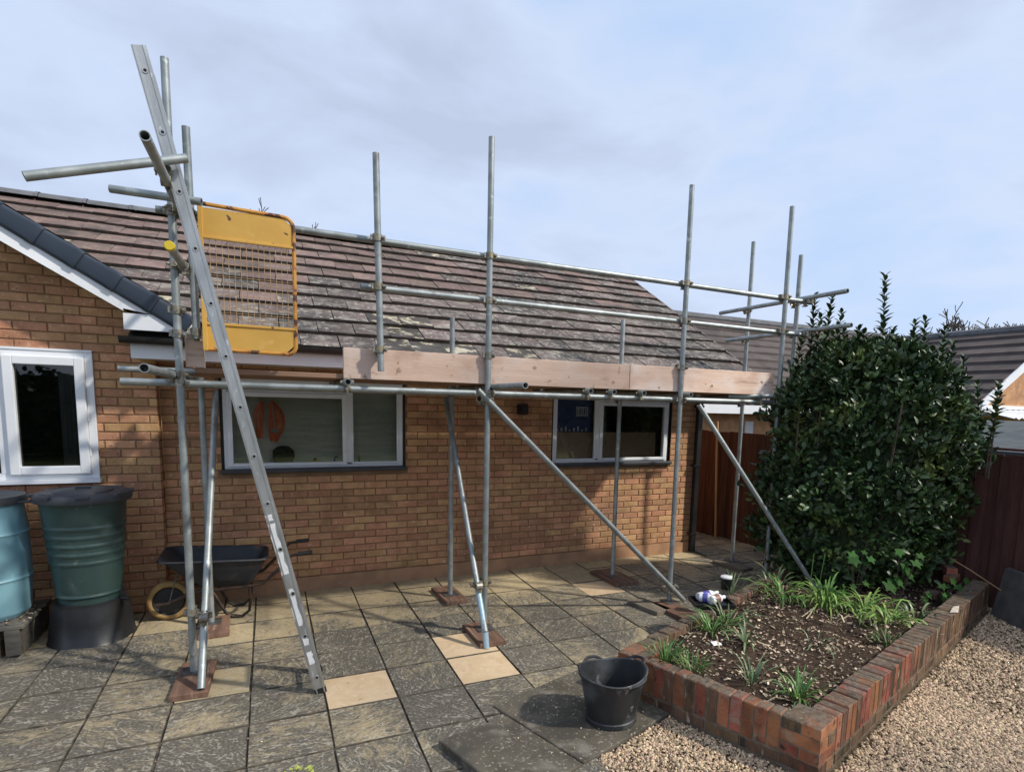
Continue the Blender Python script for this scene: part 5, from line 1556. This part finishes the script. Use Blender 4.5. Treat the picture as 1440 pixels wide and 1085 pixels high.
q = MB(); q.tube((0.58, 0.19, 1.81), (0.97, 0.19, 1.58), 0.006, 6); q.build('rail', 'white', rk)
q = MB(); q.tube((0.70, 0.195, 1.93), (0.95, 0.195, 1.74), 0.006, 6); q.build('rail', 'white', rk)
bx = empty('blue_carton', (3.15, 0.3, 1.6), 'dark blue carton with white label in the left pane of the right-hand window', 'carton')
q = MB(); q.box(2.90, 3.42, 0.14, 0.42, 1.655, 2.2); q.build('body', 'bluebox', bx)
q = MB(); q.box(3.20, 3.37, 0.137, 0.1395, 1.85, 1.97); lb = q.build('label_sticker', 'white', bx)
for i in range(5):
    q = MB(); q.box(3.215 + i * 0.032, 3.222 + i * 0.032 + (i % 2) * 0.006, 0.1350, 0.1365, 1.87, 1.95); q.build('printed_bar', 'bluebox', lb)
for i in range(8):
    q = MB(); q.box(2.93 + i * 0.058, 2.955 + i * 0.058, 0.1365, 0.1395, 1.665, 1.685 + 0.02 * (i % 3)); q.build('printed_mark', 'white', bx)
q = MB(); q.box(2.84, 4.42, 0.135, 0.139, 1.268, 1.652); o = q.build('brown_panel', 'cardboard'); tag(o, 'plain brown board standing inside the right-hand window', 'board')

# ================================================================== SMALL THINGS AROUND THE PLANTER
q = MB(); q.obox((6.27, -3.36, 0.235), Vector((0.10, 0.215, 0)) * 1.0, Vector((0.02, -0.01, 0.004)), Vector((0.045, -0.02, 0.255)))
o = q.build('leaning_slab', 'stonegrey'); bevel_obj(o, .008); tag(o, 'dark grey paving slab leaning against the fence at the right edge', 'slab')
q = MB(); q.cham(-0.105, 0.105, -0.05, 0.05, 0, 0.065, .005); lm_ = q.mesh('loose_brick', 'wallbrick')
for (x, y, z, rz, lab) in ((6.12, -2.82, 0.285, 0.3, 'loose red brick lying low at the far end of the planter wall'), (6.18, -2.74, 0.352, 0.9, 'loose red brick on top of another at the far end of the planter')):
    o = place('loose_brick', lm_, (x, y, z), None, rot=(0, 0, rz)); tag(o, lab, 'brick')
q = MB(); q.cham(-0.12, 0.12, -0.06, 0.06, 0, 0.06, .005); o = place('loose_brick', q.mesh('loose_brick', 'wallbrick_old'), (5.72, -2.88, 0.17), None, rot=(0, 0.1, 0.35)); tag(o, 'half buried brick in the soil near the far planter corner', 'brick')
q = MB(); q.path([(6.02, -2.62, 0.62), (6.2, -2.95, 0.42), (6.36, -3.2, 0.24)], 0.006, 6); o = q.build('garden_cane', 'batten', smooth=True); tag(o, 'thin garden cane slanting down by the fence', 'cane')
q = MB(); q.add([(5.03, -3.44, .297), (5.10, -3.47, .300), (5.27, -3.38, .306), (5.25, -3.35, .298), (5.13, -3.40, .312)], [(0, 1, 4), (1, 2, 4), (2, 3, 4), (3, 0, 4)]); o = q.build('paper_scrap', 'paper'); tag(o, 'crumpled pale paper scrap on top of the right planter wall', 'paper')
q = MB(); c = Vector((2.70, -3.12, soil_z(2.70, -3.12) + .012)); q.add([c + Vector(v) for v in ((-.03, -.02, 0), (.04, -.03, 0), (.055, .0, .003), (.0, .03, .006), (-.035, .015, .02), (0.0, 0.0, .024))], [(0, 1, 5), (1, 2, 5), (2, 3, 5), (3, 4, 5), (4, 0, 5)]); o = q.build('white_scrap', 'white'); tag(o, 'white plastic scrap on the soil near the tray', 'scrap')

# ================================================================== STRAP-LEAVED PLANTS
def strap_clump(name, x, y, z, n, L, w, arch, m, label, cat='plant', spread=1.0, seed=1, lean=(0, 0), group=None, rad=0.05):
    r = random.Random(seed)
    e_ = empty(name, (x, y, z), label, cat, group)
    q = MB()
    for i in range(n):
        a = r.uniform(0, 2 * math.pi)
        l_ = L * r.uniform(.55, 1.1); ww = w * r.uniform(.7, 1.15); ar = arch * r.uniform(.5, 1.4)
        d = Vector((math.cos(a), math.sin(a), 0)); sd = Vector((-d.y, d.x, 0))
        p = Vector((x, y, z)) + d * r.uniform(0, rad)
        el = math.pi / 2 - spread * r.uniform(.1, .75)
        ns = 7
        k = len(q.v)
        tw = r.uniform(-.5, .5)
        for j in range(ns + 1):
            t = j / ns
            wd = ww * (0.55 + 0.9 * t) if t < .35 else ww * (1.0 - ((t - .35) / .65) ** 2.2 * .95)
            s2 = (sd * math.cos(tw * t) + Vector((0, 0, 1)) * math.sin(tw * t)) * wd
            q.v += [tuple(p - s2), tuple(p - Vector((0, 0, wd * .35)) ), tuple(p + s2)]
            p = p + (d * math.cos(el) + Vector((0, 0, math.sin(el))) + Vector((lean[0], lean[1], 0)) * t) * (l_ / ns)
            el -= ar / ns * (0.6 + 1.2 * t)
            if p.z < soil_z(p.x, p.y) * (1 if inside(p.x, p.y, PLANTER) else 0) + .01: el = max(el, 0.05)
        for j in range(ns):
            q.f += [(k + 3 * j, k + 3 * j + 1, k + 3 * j + 4, k + 3 * j + 3), (k + 3 * j + 1, k + 3 * j + 2, k + 3 * j + 5, k + 3 * j + 4)]
    q.build('foliage', m, e_, smooth=True)
    if n > 12 and m != 'lime':
        q = MB()
        for i in range(max(2, n // 9)):                     # a few dead straps lying out
            a = r.uniform(0, 6.28); l_ = L * r.uniform(.5, .9); d = Vector((math.cos(a), math.sin(a), 0)); sd = Vector((-d.y, d.x, 0)) * w * .6
            k = len(q.v)
            for j in range(5):
                p = Vector((x, y, 0)) + d * (rad + l_ * j / 4); p.z = (soil_z(p.x, p.y) if inside(p.x, p.y, PLANTER) else z) + .012 + .05 * math.sin(j * .8) * r.random()
                q.v += [tuple(p - sd), tuple(p + sd)]
            for j in range(4): q.f.append((k + 2 * j, k + 2 * j + 1, k + 2 * j + 3, k + 2 * j + 2))
        q.build('dead_leaves', 'straw', e_)
    return e_
def sz(x, y): return soil_z(x, y)
G = 'plants in the brick planter'
strap_clump('grass_tuft', 2.17, -3.22, sz(2.17, -3.22), 95, 0.22, 0.0038, 0.9, 'strap', 'fine upright grassy tuft in the near left planter corner', seed=1, spread=.8, group=G, rad=.08)
strap_clump('grass_tuft', 2.27, -3.38, sz(2.27, -3.38), 55, 0.18, 0.004, 1.0, 'strap', 'shorter fine grassy tuft just behind the front planter wall', seed=2, spread=.9, group=G, rad=.08)
strap_clump('strap_plant', 2.86, -2.90, sz(2.86, -2.9), 40, 0.27, 0.007, 1.8, 'strap', 'green strap-leaved clump below the black tray', seed=3, group=G, rad=.1)
strap_clump('strap_plant', 3.10, -2.82, sz(3.1, -2.82), 34, 0.28, 0.007, 1.7, 'strap_grey', 'pale streaked strap-leaved clump just right of the tray', seed=4, group=G, rad=.1)
strap_clump('strap_plant', 2.92, -3.20, sz(2.92, -3.2), 16, 0.26, 0.009, 1.6, 'strap_grey', 'flopped broad-leaved clump in the middle of the bed', seed=5, spread=1.2, group=G)
strap_clump('strap_plant', 2.66, -3.93, sz(2.66, -3.93), 46, 0.23, 0.006, 1.8, 'strap', 'green clump spilling over the front right planter corner', seed=6, spread=1.1, group=G, rad=.08)
strap_clump('strap_plant', 2.52, -3.68, sz(2.52, -3.68), 14, 0.25, 0.006, 1.6, 'strap_grey', 'pale pointed leaves by the front wall left of the corner clump', seed=7, spread=1.0, group=G)
for i, (x, y, n, L, lab) in enumerate(((4.30, -2.78, 75, 0.52, 'large bright green arching clump under the bush'), (4.52, -3.02, 55, 0.46, 'bright arching clump in front of the large one, towards the right wall'),
                                        (4.05, -2.50, 42, 0.42, 'green arching clump near the foot of the slanting tube'), (4.45, -3.28, 38, 0.36, 'lowest bright flopping leaves beside the right planter wall'))):
    strap_clump('arching_plant', x, y, sz(x, y), n, L * .86, 0.0095, 2.9, 'strap_bright' if i < 2 or i == 3 else 'strap', lab, seed=10 + i, spread=1.05, group=G, rad=.16)
strap_clump('strap_plant', 3.62, -2.30, sz(3.62, -2.30), 16, 0.36, 0.008, 1.2, 'strap_grey', 'withered pale leaves beside the scaffold pole in the bed', seed=20, group=G)
strap_clump('strap_plant', 4.25, -2.20, sz(4.25, -2.2), 24, 0.34, 0.009, 2.0, 'strap_grey', 'dull green clump at the back left of the bed', seed=21, group=G, rad=.15)
strap_clump('strap_plant', 4.95, -3.22, sz(4.95, -3.22), 18, 0.30, 0.010, 2.0, 'strap_grey', 'pale thin clump near the right wall by the paper scrap', seed=22, group=G, rad=.12)
strap_clump('grass_tuft', 4.05, -3.55, sz(4.05, -3.55), 40, 0.16, 0.004, 1.6, 'strap', 'low grass patch beside the dug hole near the right wall', seed=23, spread=1.3, group=G, rad=.12)
strap_clump('strap_plant', 3.45, -3.40, sz(3.45, -3.4), 9, 0.22, 0.006, 2.2, 'strap_grey', 'few dry leaves in the bare middle soil', seed=24, spread=1.3, group=G, rad=.12)
for i, (x, y, rz) in enumerate(((4.35, -2.55, 0), (4.42, -2.6, .1))):
    q = MB(); q.path([(x, y, .15), (x + .01, y, .45), (x + .02 * (1 + i), y, 0.66)], 0.004, 6)
    o = q.build('flower_stalk', 'strap', smooth=True); tag(o, ('left' if i == 0 else 'right') + ' of two thin green flower stalks above the arching clump', 'stalk')
# lime plant at the bottom edge and a weed in the gravel
def leafy(name, x, y, z, n, R0, ls, m, label, seed, hgt):
    r = random.Random(seed); e_ = empty(name, (x, y, z), label, 'plant'); q = MB()
    for i in range(n):
        a, rad = r.uniform(0, 6.28), R0 * math.sqrt(r.random())
        p = Vector((x + rad * math.cos(a), y + rad * math.sin(a), z + hgt * r.uniform(.25, 1.0) * (1 - .4 * rad / R0)))
        d = Vector((math.cos(a + r.uniform(-1, 1)), math.sin(a + r.uniform(-1, 1)), r.uniform(-.2, .7))).normalized(); sd = d.cross(Vector((0, 0, 1))).normalized()
        l_ = ls * r.uniform(.6, 1.2); k = len(q.v)
        q.v += [tuple(p), tuple(p + d * l_ * .5 + sd * l_ * .3), tuple(p + d * l_), tuple(p + d * l_ * .5 - sd * l_ * .3)]; q.f.append((k, k + 1, k + 2, k + 3))
    q.build('foliage', m, e_)
    q = MB()
    for i in range(6):
        a = i * 1.05; q.path([(x, y, z), (x + R0 * .5 * math.cos(a), y + R0 * .5 * math.sin(a), z + hgt * .7)], 0.003, 5)
    q.build('stems', 'stem', e_)
leafy('lime_plant', -0.235, -3.36, 0.0, 130, 0.10, 0.032, 'lime', 'small lime green leafy plant at the bottom edge of the paving', 3, 0.16)
leafy('weed', 1.62, -3.98, -0.005, 22, 0.025, 0.02, 'lobed', 'tiny green weed growing in the gravel', 4, 0.02)

# ================================================================== EVERGREEN BUSH
def leaf_cloud(P, D, Nn, L, W, fold, name, m, cup=0.0):
    """leaves from points P, long axis D, face normal Nn: folded six-vertex leaves"""
    n = len(P)
    D = D / np.linalg.norm(D, axis=1, keepdims=True)
    Sd = np.cross(D, Nn); Sd /= np.linalg.norm(Sd, axis=1, keepdims=True) + 1e-9
    Nn = np.cross(Sd, D)
    L = L[:, None]; W = W[:, None]
    v0 = P; v1 = P + D * L * .30 + Sd * W * .5 + Nn * W * fold; v2 = P + D * L * .68 + Sd * W * .46 + Nn * W * fold - Nn * L * .05
    v3 = P + D * L - Nn * L * .14; v4 = P + D * L * .68 - Sd * W * .46 + Nn * W * fold - Nn * L * .05; v5 = P + D * L * .30 - Sd * W * .5 + Nn * W * fold
    m1 = P + D * L * .32; m2 = P + D * L * .68 - Nn * L * .04
    V = np.stack([v0, v1, v2, v3, v4, v5, m1, m2], 1).reshape(-1, 3)
    F0 = np.array([(0, 1, 6, 6), (1, 2, 7, 6), (2, 3, 7, 7), (0, 6, 5, 5), (6, 7, 4, 5), (7, 3, 4, 4)])
    tri = np.array([(0, 1, 6), (1, 2, 7), (1, 7, 6), (2, 3, 7), (0, 6, 5), (6, 7, 4), (6, 4, 5), (7, 3, 4)])
    F = (tri[None] + (np.arange(n) * 8)[:, None, None]).reshape(-1, 3)
    return np_mesh(name, V, F, m, smooth=True)

BCx, BCy, BZ0 = 5.50, -2.17, 0.18
bush = empty('evergreen_bush', (BCx, BCy, BZ0), 'tall dense glossy dark green bush growing at the back of the planter', 'bush')
ru = np.array([0.905, -0.424, 0.0]); rv = np.array([0.424, 0.905, 0.0])       # across and along the view
def bush_half(z):
    """half widths across / along the view at height z, and centre shift across"""
    t = (z - BZ0) / 2.55
    w = np.interp(t, [0, .12, .3, .55, .75, .90, 1.0], [0.76, 0.92, 1.03, 1.09, 0.98, 0.70, 0.28])
    dd = np.interp(t, [0, .12, .3, .6, .8, .92, 1.0], [0.40, 0.50, 0.56, 0.58, 0.54, 0.42, 0.2])
    sh = np.interp(t, [0, .3, .6, .85, 1.0], [-0.10, -0.04, 0.03, 0.02, -0.02])
    return w, dd, sh
r = np.random.default_rng(21)
nl = 27000
z = BZ0 + 0.05 + 2.47 * r.random(nl) ** 0.9
th = r.uniform(0, 2 * math.pi, nl)
w, dd, sh = bush_half(z)
# lumpy outline: cube-ish cross-section with noise
e_ = 0.92
cu, su = np.sign(np.cos(th)) * np.abs(np.cos(th)) ** e_, np.sign(np.sin(th)) * np.abs(np.sin(th)) ** e_
lump = np.array([1 + 0.26 * mnoise.noise(Vector((math.cos(t) * 2.3, math.sin(t) * 2.3, zz * 2.1))) + 0.17 * mnoise.noise(Vector((math.cos(t) * 6, math.sin(t) * 6, zz * 6))) for t, zz in zip(th, z)])
depth = 1 - np.abs(r.normal(0, 0.10, nl)) - (r.random(nl) < .25) * r.uniform(0, .35, nl)
spr = r.random(nl) < .035
rad = lump * depth + spr * r.uniform(.02, .14, nl)
P = np.array([BCx, BCy, 0])[None] + ru[None] * (w * cu * rad + sh)[:, None] + rv[None] * (dd * su * rad)[:, None]
P[:, 2] = z + r.normal(0, .02, nl)
out = ru[None] * (cu / np.maximum(w, .2))[:, None] + rv[None] * (su / np.maximum(dd, .2))[:, None]
out /= np.linalg.norm(out, axis=1, keepdims=True)
topw = np.clip((z - 2.3) / .6, 0, 1)[:, None]
D = out * (0.55 - .35 * topw) + np.array([0, 0, 1.0])[None] * (0.55 + 0.8 * topw) + r.normal(0, .50, (nl, 3))
Nn = out * .7 + np.array([0, 0, .7])[None] + r.normal(0, .45, (nl, 3))
L = r.uniform(.058, .100, nl); W = L * r.uniform(.40, .52, nl)
dens = np.array([mnoise.noise(Vector((p[0] * 3.6, p[1] * 3.6, p[2] * 4.2))) for p in P])
keep = (P[:, 0] < 6.14 - 0.1375 * P[:, 1] - .05) & ~((dens < -0.12) & (depth > .80) & (r.random(nl) < .85))
fo = bpy.data.objects.new('foliage', leaf_cloud(P[keep], D[keep], Nn[keep], L[keep], W[keep], .16, 'foliage', 'leaf')); COL.objects.link(fo)
fo.parent = bush; fo.location = -WL[bush]
# upright shoots on top with leaves up the stem
sh_rng = random.Random(31)
shoots = [(-.55, .30, .74), (-.46, .2, .66), (-.62, .1, .5), (-.52, -.1, .45), (-.30, .1, .30), (.06, -.05, .78), (.18, .15, .28), (.40, 0, .34), (.58, .1, .46), (.66, -.12, .40), (.78, 0, .30), (-.80, .1, .35), (-.15, .3, .25), (.30, -.25, .2), (.95, .05, .35), (.5, .3, .3), (-.42, .3, .4), (1.05, -.2, .25), (-.7, -.3, .3)]
for _ in range(26): shoots.append((sh_rng.uniform(-.95, 1.0), sh_rng.uniform(-.5, .4), sh_rng.uniform(.10, .26)))
Ps, Ds, Ns, Ls = [], [], [], []
stq = MB()
for (a, c, h) in shoots:
    zt = 2.68 - 0.85 * (abs(a) / 1.25) ** 3 - 0.3 * abs(c)
    base = np.array([BCx, BCy, zt - .35]) + ru * a + rv * c
    top = base + np.array([sh_rng.uniform(-.08, .08), sh_rng.uniform(-.08, .08), h + .33])
    stq.path([base - np.array([0, 0, .4]), base, top], [0.010, 0.007, 0.003], 5)
    m_ = int((h + .35) / .017)
    for i in range(m_):
        t = i / m_
        az = i * 2.4 + sh_rng.uniform(-.3, .3)
        p = base + (top - base) * t
        o_ = np.array([math.cos(az), math.sin(az), 0])
        up_ = 0.45 + 0.75 * t
        Ps.append(p); Ds.append(o_ + np.array([0, 0, up_])); Ns.append(-o_ * up_ * .6 + np.array([0, 0, 1.0])); Ls.append(.125 * (1.05 - .40 * t) * sh_rng.uniform(.75, 1.15))
Ls = np.array(Ls)
fo2 = bpy.data.objects.new('shoot_foliage', leaf_cloud(np.array(Ps), np.array(Ds), np.array(Ns), Ls, Ls * .46, .2, 'shoot_foliage', 'leaf')); COL.objects.link(fo2)
fo2.parent = bush; fo2.location = -WL[bush]
for i in range(14):
    a = i * 2.4; rad = .25 + .05 * (i % 4)
    stq.path([(BCx + .12 * math.cos(a), BCy + .12 * math.sin(a), .10), (BCx + rad * math.cos(a), BCy + rad * math.sin(a), .9), (BCx + 2.3 * rad * math.cos(a) * .8, BCy + 1.6 * rad * math.sin(a), 2.1)], [.028, .018, .008], 6)
stq.build('stems', 'stem', bush, smooth=True)
# added solid dark heart that stops light shining straight through
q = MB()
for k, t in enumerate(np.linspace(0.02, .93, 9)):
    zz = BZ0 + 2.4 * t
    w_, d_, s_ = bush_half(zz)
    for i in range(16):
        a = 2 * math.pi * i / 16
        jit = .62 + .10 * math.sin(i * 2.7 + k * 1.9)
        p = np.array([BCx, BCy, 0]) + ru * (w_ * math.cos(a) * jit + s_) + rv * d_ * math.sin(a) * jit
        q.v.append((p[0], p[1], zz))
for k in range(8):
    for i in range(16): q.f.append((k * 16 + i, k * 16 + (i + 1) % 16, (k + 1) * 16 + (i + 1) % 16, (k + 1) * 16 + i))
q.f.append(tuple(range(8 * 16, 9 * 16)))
q.build('light_block_core', 'hedge', bush)

# broad lobed leaves of a young plant at the foot of the bush
def lobed_plant(name, x, y, z, n, s0, label, seed, height, spread):
    r_ = random.Random(seed); e2 = empty(name, (x, y, z), label, 'plant', 'lobed seedlings under the bush')
    q = MB(); stm = MB()
    for i in range(n):
        a = r_.uniform(2.6, 6.0)
        p = Vector((x + spread * r_.uniform(-1, 1), y - abs(spread * r_.uniform(0, .6)), z + height * r_.uniform(.35, 1)))
        stm.path([(x, y, z), ((x + p.x) / 2, (y + p.y) / 2, (z + p.z) / 2 + .03), tuple(p)], .003, 5)
        nrm = Vector((r_.uniform(-.5, .3), -0.8, r_.uniform(.3, .9))).normalized()
        ux = nrm.cross(Vector((0, 0, 1))).normalized(); uy = ux.cross(nrm)
        s_ = s0 * r_.uniform(.6, 1.15)
        k = len(q.v); q.v.append(tuple(p))
        rad = [.35, .75, .55, .95, .6, 1.05, .6, .95, .55, .75, .35]
        for j, rr in enumerate(rad):
            an = -2.45 + 4.9 * j / 10 - math.pi / 2
            v = p + (ux * math.cos(an) + uy * math.sin(an)) * s_ * rr + nrm * s_ * .12 * (rr - .7)
            q.v.append(tuple(v))
        for j in range(10): q.f.append((k, k + 1 + j, k + 2 + j))
    q.build('foliage', 'lobed', e2); stm.build('stems', 'stem', e2)
lobed_plant('lobed_seedling', 4.75, -2.72, .12, 7, .085, 'lobed green seedling low under the bush, left of the larger one', 41, .60, .20)
lobed_plant('lobed_seedling', 5.10, -2.92, .12, 9, .105, 'largest lobed green seedling under the middle of the bush', 42, .62, .22)
lobed_plant('lobed_seedling', 5.62, -2.98, .12, 14, .06, 'small-leaved seedling at the bush foot near the loose bricks', 43, .32, .28)
lobed_plant('lobed_seedling', 4.48, -2.62, .12, 10, .06, 'low ground seedlings behind the arching clump', 44, .28, .25)

# ================================================================== BARE TREES
def bare_tree(name, base, H, label, seed, trunk_h=0.3, spread=0.5, depth=6, r0=None, twig_n=3, group=None, rmin=0.014):
    r_ = random.Random(seed)
    e2 = empty(name, base, label, 'tree', group)
    tq, cq = MB(), MB()
    r0 = r0 or H * 0.016
    def grow(p, d, l_, rad, lev):
        n = 3
        rad = max(rad, rmin)
        pts, rs = [p], [rad]
        for i in range(n):
            d = (d + Vector((r_.gauss(0, .13), r_.gauss(0, .13), r_.gauss(0.03, .08)))).normalized()
            p = p + d * (l_ / n); pts.append(p); rs.append(max(rmin, rad * (1 - .35 * (i + 1) / n)))
        (tq if lev < 2 else cq).path(pts, rs, 6 if lev < 2 else (4 if lev < 4 else 3), caps=False)
        if lev >= depth: return
        k = 3 if lev < 2 else r_.choice((2, 3, twig_n))
        for j in range(k):
            ax = d.orthogonal().normalized(); ax.rotate(Matrix.Rotation(r_.uniform(0, 6.28), 3, d))
            nd = d.copy(); nd.rotate(Matrix.Rotation(r_.uniform(.25, .85) * spread * 1.5, 3, ax))
            nd = (nd + Vector((0, 0, .10))).normalized()
            s_ = pts[-1] if j < 2 else pts[r_.choice((1, 2))]
            grow(s_, nd, l_ * r_.uniform(.62, .86), rs[-1] * (.8 if j == 0 else .62), lev + 1)
    grow(Vector(base), Vector((0, 0, 1)), H * trunk_h, r0, 0)
    top_ = max(v[2] for v in cq.v) - base[2]
    k_ = H / top_
    for mb_ in (tq, cq): mb_.v = [(base[0] + (v[0] - base[0]) * k_, base[1] + (v[1] - base[1]) * k_, base[2] + (v[2] - base[2]) * k_) for v in mb_.v]
    tq.build('trunk', 'stem', e2, smooth=True); cq.build('crown', 'twig', e2)
    return e2
bare_tree('bare_tree', (21.9, 8.1, -0.3), 6.35, 'leafless tree showing above the bush top', 3, .26, .8, 7, group='bare trees beyond the houses')
bare_tree('bare_tree', (19.6, 9.2, -0.3), 5.7, 'lower leafless tree left of the other behind the bush', 9, .26, .8, 7, group='bare trees beyond the houses')
bare_tree('bare_tree', (25.9, 6.6, -0.3), 6.1, 'leafless tree just showing over the roof at the right edge', 13, .26, .7, 7, group='bare trees beyond the houses')
bare_tree('bare_tree', (1.8, 18.1, 0), 8.75, 'twigs of a leafless tree just above the ridge by the yellow gate', 5, .27, .65, 7, group='bare trees beyond the houses')
# garden behind the photographer: a tree that throws branch shadows, and the hedge mirrored in the panes
bare_tree('garden_tree', (11.0, -9.5, 0), 14.5, 'tall leafless garden tree whose branches shade the paving', 17, .27, .72, 7, r0=.17)
r = np.random.default_rng(8)
nh = 9000
P = np.stack([r.uniform(-14, 14, nh), -17 + r.normal(0, .35, nh), r.uniform(0, 2.7, nh)], 1)
P[:, 2] *= 1 + .10 * np.sin(P[:, 0] * 1.3) + .06 * np.sin(P[:, 0] * 3.7)
hg = empty('garden_hedge', (0, -17, 0), 'green hedge mirrored in the window panes', 'hedge')
hf = bpy.data.objects.new('foliage', leaf_cloud(P, r.normal(0, 1, (nh, 3)), r.normal(0, 1, (nh, 3)) + np.array([0, 1, .5]), r.uniform(.16, .26, nh), r.uniform(.10, .16, nh), .15, 'foliage', 'hedge')); COL.objects.link(hf)
hf.parent = hg; hf.location = -WL[hg]
q = MB(); q.box(-14, 14, -17.3, -16.8, 0, 2.4); q.build('branches', 'hedge', hg)
